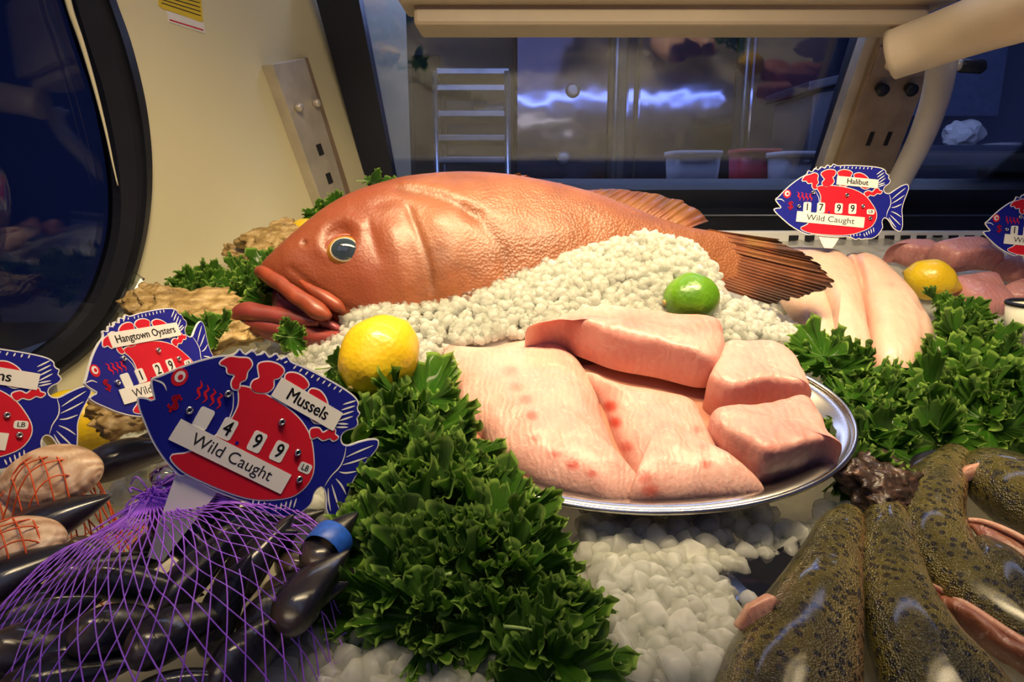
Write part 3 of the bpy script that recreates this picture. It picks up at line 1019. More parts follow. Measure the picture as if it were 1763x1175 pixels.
# ------------------------------------------------------------------ lofts traced in a plane
class Plane:
    def __init__(s, p0, ex, up):
        s.p0 = np.asarray(p0, float)
        s.ex = unit(ex)
        up = np.asarray(up, float)
        s.ey = unit(up - np.dot(up, s.ex) * s.ex)
        s.n = np.cross(s.ex, s.ey)
        if np.dot(s.n, CAM - s.p0) < 0:
            s.n = -s.n
    def ab(s, px, py, o=0.0):
        q = onplane(px, py, s.p0 + s.n * o, s.n) - s.p0
        return np.array((np.dot(q, s.ex), np.dot(q, s.ey)))
    def w(s, a, b, n=0.0):
        return s.p0 + np.multiply.outer(a, s.ex) + np.multiply.outer(b, s.ey) + np.multiply.outer(n, s.n)

def loft(pl, st, nu=160, nv=64, e=1.0):
    """stations (px, top py, bottom py, half width) -> grid of points n x m x 3, pixel coordinates, side"""
    rows = []
    for px, t_, b_, w_ in st:
        a1, b1 = pl.ab(px, t_)
        a2, b2 = pl.ab(px, b_)
        rows.append((a1, b1, a2, b2, w_))
    S = catmull(rows, nu)
    th = np.linspace(0, 2 * np.pi, nv, endpoint=False)
    c, s = np.cos(th), np.sin(th)
    sg = np.sign(s) * np.abs(s) ** e
    A = (S[:, 0:1] + S[:, 2:3]) / 2 + (S[:, 0:1] - S[:, 2:3]) / 2 * c
    B = (S[:, 1:2] + S[:, 3:4]) / 2 + (S[:, 1:2] - S[:, 3:4]) / 2 * c
    N = np.maximum(S[:, 4:5], 0.0005) * sg
    return A, B, N

# ------------------------------------------------------------------ the red grouper
fA = P(449, 468, 0.75)
fB = P(1420, 490, 0.83)
fpl = Plane(fA, (fB - fA) * np.array((1, 1, 0)), (0, math.sin(R(24)), math.cos(R(24))))
gro = thing('grouper', P(800, 600, 0.78), 'large whole red-brown fish with open mouth lying in the ice', 'fish')
st = [(447, 463, 473, .003), (453, 455, 480, .012), (466, 443, 490, .020), (485, 426, 502, .027), (512, 402, 518, .034), (550, 371, 542, .041), (600, 341, 572, .048),
      (660, 320, 600, .056), (720, 308, 614, .061), (790, 303, 620, .064), (860, 306, 616, .064), (930, 317, 600, .061), (1000, 333, 578, .054), (1060, 352, 552, .046),
      (1120, 375, 525, .036), (1170, 390, 506, .028), (1210, 397, 494, .018), (1245, 399, 492, .010), (1275, 404, 497, .005), (1298, 410, 500, .0015)]
A, B, N = loft(fpl, st, 240, 110, 0.86)
nu, nv = A.shape
flat = fpl.w(A.ravel(), B.ravel(), 0 * A.ravel())
q = proj(flat)
near = (N.ravel() > 0).astype(float)
feat = [  # crease polylines in the fish's own side view: depth (m, + in), width
    ([(706, 392), (722, 430), (733, 462), (741, 490), (745, 520)], 0.0026, 5.0, 0),
    ([(690, 350), (730, 362), (775, 380), (805, 398), (820, 404)], 0.0030, 9.0, -9),
    ([(800, 396), (835, 430), (858, 462), (862, 500)], 0.0024, 10.0, 0),
    ([(655, 380), (690, 372), (712, 392)], 0.0012, 7.0, 0),
    ([(660, 470), (650, 440), (640, 405), (615, 392)], 0.0014, 8.0, 0),
    ([(512, 478), (545, 505), (585, 535), (620, 552)], 0.0018, 6.0, 0),
    ([(560, 380), (600, 388), (632, 410)], -0.0016, 12.0, 0),
    ([(545, 350), (620, 352), (700, 345)], -0.0014, 20.0, 0),
    ([(700, 338), (740, 345), (790, 372)], -0.0026, 18.0, 0),
    ([(760, 420), (775, 460), (770, 510)], -0.0022, 22.0, 0),
    ([(680, 430), (690, 470), (700, 510)], -0.0030, 20.0, 0),
    ([(830, 330), (950, 352), (1080, 410)], -0.0012, 20.0, 0)]
dn = np.zeros(nu * nv)
for pl_, dp, wd, sh in feat:
    d_ = line_dist(q, pl_)
    dn -= dp * np.exp(-(d_ / wd) ** 2)
dn += 0.0014 * fbm(flat, 24, 5, 4)
ed = np.hypot(q[:, 0] - 593, q[:, 1] - 433)
dn -= 0.0050 * np.exp(-(ed / 22) ** 6)
dn += 0.0012 * np.exp(-((ed - 37) / 8) ** 2)
d1 = np.hypot(q[:, 0] - 535, q[:, 1] - 437)
dn -= 0.004 * np.exp(-(d1 / 4.5) ** 2)
frac = np.clip(np.abs(N.ravel()) / 0.02, 0, 1)
Nn = N.ravel() + np.sign(N.ravel()) * dn * frac
body = fpl.w(A.ravel(), B.ravel(), Nn)
red = np.clip((735 - q[:, 0]) / 90, 0, 1) * 0.75
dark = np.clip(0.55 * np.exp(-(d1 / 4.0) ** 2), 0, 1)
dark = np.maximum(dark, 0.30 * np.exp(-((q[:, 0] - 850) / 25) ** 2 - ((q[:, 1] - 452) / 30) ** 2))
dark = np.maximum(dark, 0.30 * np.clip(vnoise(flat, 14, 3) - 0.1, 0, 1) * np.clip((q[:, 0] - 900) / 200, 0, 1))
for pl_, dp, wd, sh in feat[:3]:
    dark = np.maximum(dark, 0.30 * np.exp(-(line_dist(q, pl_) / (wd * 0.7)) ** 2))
scl = np.clip((q[:, 0] - 740) / 140, 0.28, 1)
obj('body', body, grid_faces(nu, nv), M['skin'], gro, {'red': red, 'dark': dark, 'scale': scl})
def width_at(px):
    xs = [s[0] for s in st]
    return np.interp(px, xs, [s[3] for s in st])
def U_tube(name, near_pts, rads, mat, k=16, nscale=0.9, n=60):
    """a lip: along the near side, round the snout tip and back along the far side"""
    L = [(*fpl.ab(x, y), w_) for x, y, w_ in near_pts]
    full = L[::-1] + [(a, b, -w_) for a, b, w_ in L[1:]]
    rr = list(rads[::-1]) + list(rads[1:])
    C = catmull(np.array([(*p, r) for p, r in zip(full, rr)]), n)
    v, f = tube(fpl.w(C[:, 0], C[:, 1], C[:, 2]), C[:, 3], k)
    v = v + 0.0007 * np.stack([fbm(v, 70, 8, 3)] * 3, -1)
    return obj(name, v, f, mat, gro)
U_tube('upper_lip', [(450, 470, .0), (458, 476, .015), (478, 492, .026), (505, 511, .034), (535, 533, .041), (562, 553, .045), (580, 563, .047)],
       [.0072, .0074, .0078, .0082, .0092, .0098, .0035], M['lip'])
U_tube('maxilla', [(520, 500, .030), (545, 515, .040), (570, 528, .046), (590, 540, .049)], [.002, .0055, .0085, .0085], M['lip'], n=60) if False else None
C = catmull(np.array([(*fpl.ab(x, y), w_, r) for x, y, w_, r in [(528, 500, .037, .002), (548, 516, .042, .0050), (572, 531, .045, .0070), (592, 545, .046, .0065), (604, 554, .045, .0015)]]), 30)
for sgn in (1, -1):
    v, f = tube(fpl.w(C[:, 0], C[:, 1], sgn * C[:, 2]), C[:, 3], 14)
    obj('maxilla', v, f, M['lip'], gro)
jst = [(410, 539, 552, .003), (414, 534, 562, .010), (428, 535, 572, .015), (455, 542, 583, .020), (490, 551, 594, .025), (525, 558, 605, .031), (565, 568, 616, .039), (615, 580, 620, .048), (640, 590, 618, .030)]
A, B, N = loft(fpl, jst, 90, 60, 0.8)
v = fpl.w(A.ravel(), B.ravel(), N.ravel())
obj('lower_jaw', v, grid_faces(*A.shape), M['jaw'], gro)
U_tube('lower_lip', [(416, 543, .0), (422, 542, .008), (438, 542, .013), (464, 547, .017), (497, 554, .022), (532, 561, .028), (558, 568, .033)],
       [.0105, .0108, .0108, .0100, .0090, .0075, .004], M['jaw'])
mst = [(470, 500, 548, .004), (485, 500, 552, .018), (510, 515, 560, .026), (545, 538, 572, .034), (585, 560, 590, .040), (605, 572, 596, .030)]
A, B, N = loft(fpl, mst, 50, 40, 0.9)
obj('mouth_lining', fpl.w(A.ravel(), B.ravel(), N.ravel()), grid_faces(*A.shape), M['mouth'], gro)
# eyes
def m_eye():
    t = NT('fish eye')
    t.set(Roughness=0.08, Coat_Weight=1.0, Coat_Roughness=0.02)
    c = t.ramp(t.attr('ring'), [(0.0, (0.010, 0.014, 0.022)), (0.40, (0.03, 0.045, 0.06)), (0.45, (0.62, 0.52, 0.36)), (0.50, (0.26, 0.10, 0.012)), (0.62, (0.46, 0.22, 0.02)), (0.72, (0.10, 0.05, 0.02)), (1.0, (0.03, 0.012, 0.01))])
    t.color(c)
    return t.m
M['eye'] = m_eye()
wy = width_at(593)
ea, eb = fpl.ab(594, 432, wy * 0.97)
for sgn in (1, -1):
    c = fpl.w(ea, eb, sgn * (wy * 0.965 - 0.0065))
    nn = fpl.n * sgn
    th = np.linspace(0, np.pi * 0.55, 28)
    ph = np.linspace(0, 2 * np.pi, 40, endpoint=False)
    rad = 0.0205
    V = [c + rad * (math.cos(t_) * 0.78 * nn + math.sin(t_) * (np.cos(ph)[:, None] * fpl.ex + 0.88 * np.sin(ph)[:, None] * fpl.ey)) for t_ in th]
    ring = np.repeat(np.linspace(0, 1, 28), 40)
    eye = obj('eye', np.concatenate(V), grid_faces(28, 40), M['eye'], gro, {'ring': ring})
    path = [fpl.w(ea, eb, sgn * (wy * 0.965 - 0.0035)) + 0.0206 * (math.cos(a) * fpl.ex + 0.89 * math.sin(a) * fpl.ey) for a in np.linspace(0, 2 * np.pi, 49)]
    v, f = tube(np.array(path), 0.0022, 8, False)
    obj('eye_rim', v, f, M['lip'], gro)
# fins: sheet between a base curve and an outer curve, with rays as ridges
def fin(name, base, outer, nrays, amp, curl, tipdark, yellow=0.0, thick=0.0022, nn=0.0, nu=70, nv=150):
    b_ = catmull(base, nv)
    o_ = catmull(outer, nv)
    ab_b = np.array([fpl.ab(*p) for p in b_])
    ab_o = np.array([fpl.ab(*p) for p in o_])
    u = np.linspace(0, 1, nu)[:, None]
    vv = np.linspace(0, 1, nv)[None]
    vv = vv + 0.012 * vnoise(np.stack([vv * 9, 0 * vv, 0 * vv], -1), 1, 6)
    jag = 1 - 0.018 * (0.5 + 0.5 * np.cos(vv * 2 * np.pi * nrays)) * u - 0.03 * vnoise(np.stack([vv * 40 + 0 * u, 0 * vv + 0 * u, 0 * vv + 0 * u], -1)) * u
    A = ab_b[None, :, 0] * (1 - u * jag) + ab_o[None, :, 0] * u * jag
    Bc = ab_b[None, :, 1] * (1 - u * jag) + ab_o[None, :, 1] * u * jag
    Nc = nn + amp * np.cos(vv * 2 * np.pi * nrays) * (0.25 + 0.75 * u) - curl * u ** 2 + amp * 1.5 * np.sin(vv * 2 * np.pi * 2.5 + 1) * u
    tipn = np.clip(u * jag + 0.25 * vnoise(np.stack([A * 60, Bc * 60, A * 0], -1)), 0, 1)
    dk = np.clip(tipdark * tipn ** 3 + 0.16 * (0.5 - 0.5 * np.cos(vv * 2 * np.pi * nrays)) * u, 0, 1)
    yl = yellow * np.clip(vnoise(np.stack([A * 45, Bc * 45, A * 0], -1), 1, 4), 0, 1)
    v1 = fpl.w(A.ravel(), Bc.ravel(), (Nc + thick / 2).ravel())
    v2 = fpl.w(A.ravel(), Bc.ravel(), (Nc - thick / 2).ravel())
    f = grid_faces(nu, nv, False)
    f2 = f[:, ::-1] + nu * nv
    idx = np.arange(nu * nv).reshape(nu, nv)
    rim = np.concatenate([idx[0], idx[1:, -1], idx[-1, -2::-1], idx[-2:0:-1, 0]])
    rf = np.stack([rim, np.roll(rim, -1), np.roll(rim, -1) + nu * nv, rim + nu * nv], 1)[:, ::-1]
    at = {'dark': np.tile(dk.ravel(), 2), 'red': np.tile((yl + 0 * dk).ravel(), 2)}
    return obj(name, np.concatenate([v1, v2]), np.concatenate([f, f2, rf]), M['fin'], gro, at)
fin('dorsal_fin', [(872, 318), (930, 330), (1000, 345), (1060, 366), (1120, 388), (1172, 400)], [(905, 310), (975, 321), (1060, 320), (1130, 326), (1192, 347), (1228, 374)], 22, 0.0012, 0.012, 0.6, 0.25)
fin('spiny_fin', [(868, 316), (930, 330), (990, 346), (1040, 362)], [(890, 312), (950, 326), (1015, 345), (1052, 358)], 9, 0.0022, 0.0, 0.25, 0.8, 0.003, 0.016)
fin('tail_fin', [(1205, 400), (1209, 432), (1212, 462), (1216, 490)], [(1385, 448), (1420, 478), (1419, 500), (1320, 528)], 19, 0.0013, -0.006, 1.0, 0.04, nn=0.004)
fin('tail_fin_edge', [(1215, 398), (1222, 412), (1230, 430)], [(1330, 418), (1375, 442), (1412, 476)], 4, 0.0015, -0.004, 0.85, 0.2, 0.003, 0.005)

# ------------------------------------------------------------------ slabs of fish
def slab(name, pts, p0, n, H, mat, label, cat, group=None, e=3.0, na=150, nr=34, amp=0.0015, spots=(), seams=(), under=0.0, tilt=(0, 0), noise_f=35, parent=None, edge_n=0.0):
    """pts: outline (px, py, k): k = share of the thickness at which this outline point lies"""
    n = unit(n)
    out = []
    for x, y, k in pts:
        out.append(onplane(x, y, np.asarray(p0) + n * H * k, n) - n * H * k)
    out = catmull(np.array(out), na, True)
    c = out.mean(0)
    if edge_n:
        out = c + (out - c) * (1 + edge_n * fbm(out, 60, 9, 3))[:, None]
    al = np.linspace(0, np.pi / 2, nr)
    rho = np.sin(al) ** (2 / e)
    hh = np.cos(al) ** (2 / e)
    V = []
    for r_, h_ in zip(rho, hh):
        rel = (out - c) * max(r_, 1e-4)
        V.append(c + rel + n * (H * h_))
    V.append(c + (out - c) * 0.97 - n * 0.0005)
    V.append(c + (out - c) * 1e-4 - n * 0.0005)
    V = np.array(V)
    V = V.reshape(-1, 3)
    e1 = unit(np.cross(n, (0, 1, 0)))
    e2 = np.cross(n, e1)
    rel = V - c
    hgt = (rel @ n) / H
    V = V + n * (hgt * (tilt[0] * (rel @ e1) + tilt[1] * (rel @ e2)))[:, None]
    V = V + n * (np.clip(hgt, 0, 1) * amp * fbm(V, noise_f, 4, 3))[:, None]
    q = proj(V)
    for pl_, dp, wd in seams:
        V = V - n * (np.clip(hgt, 0, 1) * dp * np.exp(-(line_dist(q, pl_) / wd) ** 2))[:, None]
    sp = np.zeros(len(V))
    for x, y, r_, s_ in spots:
        sp = np.maximum(sp, s_ * np.exp(-((np.hypot((q[:, 0] - x), (q[:, 1] - y) * 1.25)) / r_) ** 4))
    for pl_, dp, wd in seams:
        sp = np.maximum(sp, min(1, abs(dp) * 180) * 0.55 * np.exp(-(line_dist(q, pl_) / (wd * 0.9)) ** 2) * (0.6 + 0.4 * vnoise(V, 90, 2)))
    sp = np.clip(sp * 1.25, 0, 1) * (hgt > 0.05)
    o = obj(name, V, grid_faces(nr + 2, na), mat, parent, {'spot': sp})
    if parent is None:
        tag(o, label, cat, group)
    return o

# the oval tray
TC = P(1098, 712, 0.60)
TT = R(22)
TN = np.array((0, -math.sin(TT), math.cos(TT)))
TE = np.array((0, math.cos(TT), math.sin(TT)))
tray = thing('serving_tray', TC - TN * 0.02, 'oval stainless steel tray holding pink fish fillets on the ice', 'tray')
a = np.linspace(0, 2 * np.pi, 160, endpoint=False)
def tring(s, h):
    return TC + np.outer(np.cos(a) * (0.186 + s), RT) + np.outer(np.sin(a) * (0.112 + s), TE) + TN * h
rings = [TC + np.outer(np.cos(a), RT) * 1e-4 - TN * 0.016, tring(-0.045, -0.016), tring(-0.030, -0.013), tring(-0.012, -0.003), tring(-0.002, 0.0),
         tring(0.0, -0.0025), tring(-0.012, -0.006), tring(-0.032, -0.0165), tring(-0.046, -0.0195), TC + np.outer(np.cos(a), RT) * 1e-4 - TN * 0.0195]
obj('dish', np.concatenate(rings), grid_faces(len(rings), 160), M['tray'], tray)
v, f = tube(np.concatenate([tring(0.0, 0.0), tring(0.0, 0.0)[:1]]), 0.0024, 10, False)
obj('rolled_rim', v, f, M['tray'], tray)
TP = TC - TN * 0.014
M['brine'] = simple('fish juice', (0.50, 0.22, 0.15), 0.05, var=0.05, spec=0.6)
obj('juice', np.concatenate([TC + np.outer(np.cos(a), RT) * 1e-4 - TN * 0.0105, tring(-0.024, -0.0105)]), grid_faces(2, 160), M['brine'], tray)['label'] = 'thin pink juice pooled in the tray'

spots = [(888, 668, 12, .35), (905, 690, 12, .4), (916, 718, 11, .6), (925, 757, 10, .6), (957, 783, 11, .65), (987, 802, 11, .95), (1018, 817, 11, .6), (880, 640, 14, .3), (775, 590, 14, .35), (768, 625, 12, .3)]
slab('fish_fillet', [(762, 590, .6), (775, 577, .8), (840, 574, .9), (905, 560, .9), (960, 566, .9), (1005, 604, .9), (1030, 650, .9), (1045, 705, .8), (1068, 760, .8), (1100, 812, .6), (1118, 848, .3), (1090, 858, .2), (1052, 866, .2), (1012, 854, .2), (945, 836, .2), (885, 806, .2), (838, 762, .2), (788, 704, .2), (758, 655, .2)],
     TP, TN, 0.030, M['flesh'], 'broad pink fillet with a row of red spots, at the left of the tray', 'fish fillet', 'fillets on the tray', e=2.5, spots=spots, amp=0.0025, edge_n=0.012,
     seams=[([(770, 640), (860, 660), (930, 760), (1040, 840)], -0.0015, 22), ([(960, 600), (1010, 700), (1060, 800)], -0.0020, 22)])
slab('fish_fillet', [(1000, 618, .9), (1060, 640, .9), (1130, 655, .9), (1198, 672, .9), (1222, 712, .9), (1248, 765, .8), (1275, 805, .6), (1318, 838, .4), (1300, 852, .3), (1200, 860, .2), (1140, 864, .2), (1085, 862, .2), (1092, 812, .4), (1062, 745, .5), (1038, 680, .6)],
     TP, TN, 0.029, M['flesh'], 'pink fillet lying in the middle of the tray below the thick loin', 'fish fillet', 'fillets on the tray', e=2.7, amp=0.0025, edge_n=0.012,
     spots=[(1215, 800, 10, .6), (1200, 740, 9, .4), (1210, 770, 8, .35), (1050, 700, 13, .8), (1058, 728, 13, .8), (1078, 770, 12, .6), (1110, 822, 16, .55), (1120, 845, 16, .6)])
slab('fish_loin', [(905, 572, .7), (930, 552, .9), (975, 530, 1), (1030, 519, 1), (1090, 526, 1), (1160, 538, 1), (1236, 543, 1), (1250, 578, .9), (1243, 612, .6), (1228, 648, .3), (1196, 661, .1), (1130, 645, .1), (1060, 632, .1), (1005, 612, .1), (960, 590, .2)],
     TP + TN * 0.016, TN, 0.040, M['loin'], 'thick pink loin lying across the back of the tray', 'fish fillet', 'fillets on the tray', e=8, amp=0.003, edge_n=0.01,
     seams=[([(940, 575), (1010, 560), (1120, 555), (1235, 570)], -0.004, 22)], spots=[(1085, 560, 9, .15), (1120, 590, 3, .2)])
slab('fish_block', [(1246, 583, 1), (1290, 580, 1), (1335, 582, 1), (1368, 600, 1), (1392, 636, 1), (1400, 668, .9), (1385, 690, .5), (1310, 708, .1), (1250, 718, .1), (1213, 700, .1), (1222, 650, .6)],
     TP + TN * 0.004, TN, 0.042, M['loin'], 'square-cut pink block at the back right of the tray', 'fish fillet', 'fillets on the tray', e=9, amp=0.002, edge_n=0.008, tilt=(0, 0))
slab('fish_block', [(1226, 702, 1), (1262, 690, 1), (1320, 686, 1), (1388, 672, 1), (1416, 700, 1), (1432, 735, 1), (1449, 778, .7), (1412, 800, .2), (1352, 824, .1), (1305, 834, .1), (1275, 800, .3), (1246, 752, .7)],
     TP, TN, 0.040, M['loin'], 'thick pink block with whitish marbling at the front right of the tray', 'fish fillet', 'fillets on the tray', e=9, amp=0.003, edge_n=0.01, spots=[(1322, 770, 14, .2), (1380, 740, 18, .12)])

# pale fillets behind
ha, hb = P(1560, 640, 0.80), P(1450, 410, 1.04)
hn = unit(np.cross(RT, (hb - ha) * np.array((0, 1, 1))))
slab('halibut_fillet', [(1335, 425, .8), (1362, 408, 1), (1400, 420, 1), (1428, 480, .9), (1452, 540, .8), (1462, 590, .6), (1440, 640, .3), (1392, 600, .2), (1372, 560, .1), (1345, 520, .1), (1330, 470, .3)],
     ha, hn, 0.03, M['halibut'], 'pale pink fillet behind the dark fish tail, leftmost of the pale fillets', 'fish fillet', 'pale fillets', e=2.4, seams=[([(1400, 420), (1425, 500), (1435, 580)], 0.0012, 6)])
slab('halibut_fillet', [(1352, 412, .9), (1400, 402, 1), (1450, 408, 1), (1478, 440, .9), (1494, 500, .8), (1503, 560, .7), (1507, 620, .5), (1470, 640, .3), (1438, 600, .4), (1436, 560, .5), (1415, 490, .6)],
     ha + hn * 0.010, hn, 0.034, M['halibut'], 'pale fillet with faint ribs in the middle, below the halibut price sign', 'fish fillet', 'pale fillets', e=2.4, seams=[([(1455, 430), (1475, 500), (1480, 590)], 0.0006, 10)])
slab('halibut_fillet', [(1464, 412, 1), (1500, 410, 1), (1545, 440, 1), (1582, 485, .9), (1606, 530, .8), (1616, 570, .6), (1596, 612, .3), (1568, 648, .2), (1520, 640, .2), (1500, 600, .4), (1490, 520, .6), (1476, 460, .8)],
     ha + hn * 0.006, hn, 0.040, M['halibut'], 'broad pale fillet with a long seam, rightmost of the pale fillets', 'fish fillet', 'pale fillets', e=2.6, seams=[([(1473, 425), (1488, 480), (1494, 560), (1500, 620)], 0.004, 6), ([(1585, 520), (1590, 570), (1578, 620)], 0.0012, 7)], spots=[(1535, 490, 6, .2)])
# rosy chunks at the right
ca, cb = P(1650, 545, 0.98), P(1650, 405, 1.16)
cn = unit(np.cross(RT, (cb - ca) * np.array((0, 1, 1))))
for pts, lf_, H, lab in [
    ([(1530, 420, 1), (1560, 407, 1), (1612, 410, 1), (1622, 440, .6), (1612, 462, .1), (1560, 455, .1), (1538, 440, .3)], 0.0, 0.035, 'dull rosy fish chunk, farthest left of the rosy chunks'),
    ([(1608, 412, 1), (1650, 403, 1), (1702, 404, 1), (1718, 425, .9), (1722, 460, .2), (1680, 462, .1), (1640, 466, .1), (1620, 445, .4)], 0.022, 0.035, 'rosy fish chunk with a brown skin edge, on top of another chunk'),
    ([(1636, 470, 1), (1680, 462, 1), (1722, 462, 1), (1733, 500, .7), (1737, 545, .2), (1690, 560, .1), (1650, 540, .1), (1636, 505, .5)], 0.0, 0.042, 'rosy square chunk in front, beside the back lemon'),
    ([(1728, 485, 1), (1780, 470, 1), (1830, 480, 1), (1840, 530, .2), (1790, 545, .1), (1738, 540, .1)], 0.0, 0.040, 'rosy chunk cut by the right edge of the picture'),
    ([(1722, 440, 1), (1760, 425, 1), (1810, 430, 1), (1815, 480, .1), (1770, 490, .1), (1728, 480, .1)], 0.012, 0.035, 'dark rosy chunk behind, under the sign at the right edge')]:
    slab('fish_chunk', pts, ca + cn * lf_, cn, H, M['mahi'], lab, 'fish chunk', 'rosy fish chunks', e=5, na=90, nr=22)

# ------------------------------------------------------------------ citrus
def citrus(name, c, r, axis, mat, label, cat, group=None, nip=0.22, el=1.18):
    t = thing(name, c - np.array((0, 0, r)), label, cat, group)
    nu, nv = 48, 64
    th = np.linspace(0, np.pi, nu)
    z = np.cos(th) * el
    rr = np.sin(th)
    pole = np.exp(-((th) / 0.30) ** 2) * nip + np.exp(-((np.pi - th) / 0.25) ** 2) * nip * 0.35
    z = z + np.sign(z) * pole
    rr = rr * (1 - 0.02 * np.cos(th * 6))
    ph = np.linspace(0, 2 * np.pi, nv, endpoint=False)
    V = np.stack([np.outer(rr, np.cos(ph)), np.outer(rr, np.sin(ph)), np.outer(z, np.ones(nv))], -1).reshape(-1, 3)
    V *= (1 + 0.018 * fbm(V, 1.6, 3, 2))[:, None]
    q = Vector(axis).to_track_quat('Z', 'Y').to_matrix()
    mq = np.array(q)
    obj('rind', (V * r) @ mq.T + c, grid_faces(nu, nv), mat, t)
    tip = np.array(mq) @ np.array((0, 0, -(el + nip * 0.3) * r)) + c
    ax = -np.array(mq) @ np.array((0, 0, 1.0))
    v, f = tube([tip - ax * 0.003, tip + ax * 0.0008, tip + ax * 0.0012], [0.0035, 0.003, 0.001], 10)
    obj('stem_scar', v, f, M['stem_scar'], t)
    return t
citrus('lemon', P(653, 613, 0.60), 0.0335, (0.45, 0.75, 0.5), M['lemon'], 'big yellow lemon on the ice in front of the fish, beside the kale', 'lemon', 'lemons')
citrus('lemon', P(137, 730, 0.66), 0.0315, (0.55, 0.45, -0.75), M['lemon'], 'yellow lemon at the left, half behind the clam price sign', 'lemon', 'lemons')
citrus('lemon', P(1602, 482, 0.98), 0.029, (0.85, -0.3, -0.25), M['lemon'], 'lemon behind the pale fillets, beside the rosy chunks', 'lemon', 'lemons', 0.3)
citrus('lemon', P(1778, 676, 0.74), 0.027, (0.2, 0.9, 0.3), M['lemon'], 'lemon mostly cut off by the right edge above the trout', 'lemon', 'lemons')
citrus('lemon', P(527, 408, 1.00), 0.026, (0.8, 0.1, 0.3), M['lemon'], 'lemon peeping out behind the forehead of the big fish', 'lemon', 'lemons')
lime = citrus('lime', P(1190, 515, 0.70), 0.0265, (1, 0.2, 0.1), M['lime'], 'green lime half sunk in the ice below the fish tail', 'lime', None, 0.10, 1.08)

# ------------------------------------------------------------------ kale
def kale_mesh(seed, L=1.0):
    rng = np.random.RandomState(seed)
    nphi, nr = 960, 28
    ph = np.linspace(-2.7, 2.7, nphi)
    r = 0.03 + 0.97 * (1 - (1 - np.linspace(0, 1, nr)[:, None]) ** 1.7)
    Rp = 0.70 + 0.28 * np.cos(ph) + 0.12 * np.cos(3 * ph + rng.uniform(0, 6)) + 0.09 * np.sin(5 * ph + rng.uniform(0, 6))
    warp = ph + 0.12 * np.sin(3 * ph + rng.uniform(0, 6)) + 0.06 * np.sin(7 * ph + rng.uniform(0, 6))
    n1, n2, n3 = rng.randint(4, 6) + 0.0, rng.randint(11, 14) + 0.0, rng.randint(35, 42) + 0.0
    p1, p2, p3 = rng.uniform(0, 6, 3)
    a1 = 0.22 * r ** 1.8
    a2 = 0.100 * r ** 2.2 * (0.75 + 0.45 * np.sin(4 * ph + p1))
    a3 = 0.085 * r ** 3.6 * (0.8 + 0.4 * np.sin(9 * ph + p2))
    z = a1 * np.sin(n1 * warp + p1) + a2 * np.sin(n2 * warp + p2) + a3 * np.sin(n3 * warp + p3)
    rad = r * Rp * (1 + 0.10 * r ** 8 * np.sin(n3 * warp + p3 + 0.5) + 0.04 * r ** 8 * np.sin(89 * warp)) + 0.75 * a2 * np.cos(n2 * warp + p2 + 0.9) + 0.55 * a3 * np.cos(n3 * warp + p3 + 1.2)
    phd = ph + (0.7 * a2 * np.cos(2 * n2 * warp + p1) + 0.65 * a3 * np.sin(2 * (n3 * warp + p3)))
    x = rad * np.cos(phd)
    y = rad * np.sin(phd)
    z = z + 0.42 * (r * Rp) ** 2 - 0.20 * np.maximum(x, 0) ** 2
    V = np.stack([x, y, z + 0 * x], -1) * L
    rim = np.clip((r - 0.94) / 0.035, 0, 1) * (0.8 + 0.2 * np.sin(13 * ph))  # mask for the thin pale edge and the light painted on the frill
    rim = np.clip(rim + 0.16 * r ** 4, 0, 1)
    vein = np.zeros((nr, nphi))
    for a in (0.0, 0.55, -0.6, 1.15, -1.2, 1.8, -1.85):
        wv = 0.030 / (r + 0.12) * (1 - 0.75 * r)
        vein = np.maximum(vein, np.exp(-((ph - a) / np.maximum(wv, 0.006)) ** 2) * np.clip(1.1 - r * 1.05, 0, 1) * (1.0 if a == 0 else 0.6))
    return mesh_of('kale_leaf', V.reshape(-1, 3), grid_faces(nr, nphi, False), {'rim': rim.ravel(), 'vein': vein.ravel()})
KALE = [kale_mesh(s) for s in range(40, 47)]
for m_ in KALE: m_.materials.append(M['kale'])
sv, sf = tube(catmull(np.array([(0.42, 0, 0.02), (0.15, 0, 0.0), (-0.15, 0, -0.02), (-0.5, 0.02, -0.12), (-0.75, 0.03, -0.25)]), 18), np.linspace(0.012, 0.035, 18), 8)
KSTEM = mesh_of('kale_stem', sv, sf)
KSTEM.materials.append(M['kale_stem'])

def kale_bunch(label, spots, seed, size=(0.05, 0.07), group='kale bunches', lift=0.02):
    rng = np.random.RandomState(seed)
    pts = [np.array(P(*s[:2], s[2])) if len(s) > 2 else hit(s[0], s[1], lift) for s in spots]
    c = np.mean(pts, axis=0)
    base = np.array((c[0], c[1], bed(c[0], c[1])[0]))
    t = thing('kale_bunch', base, label, 'kale', group)
    for p in pts:
        outw = p - c
        outw[2] = 0
        nrm = unit(np.array((0, -0.62, 0.62)) + rng.normal(size=3) * 0.42 + 1.4 * outw / (np.linalg.norm(outw) + 0.12) * 0.5)
        dirx = outw / (np.linalg.norm(outw) + 1e-6) + rng.normal(size=3) * 0.5 + np.array((0, 0, 0.35))
        dirx = unit(dirx - np.dot(dirx, nrm) * nrm)
        diry = np.cross(nrm, dirx)
        s = rng.uniform(*size)
        mt = Matrix([[dirx[i] * s, diry[i] * s, nrm[i] * s, (p - base - dirx * s * 0.35)[i]] for i in range(3)] + [[0, 0, 0, 1]])
        o = bpy.data.objects.new('leaf', KALE[rng.randint(len(KALE))])
        COL.objects.link(o)
        o.parent = t
        o.matrix_local = mt
        if rng.rand() < 0.35:
            so = bpy.data.objects.new('stem', KSTEM)
            COL.objects.link(so)
            so.parent = o
    return t

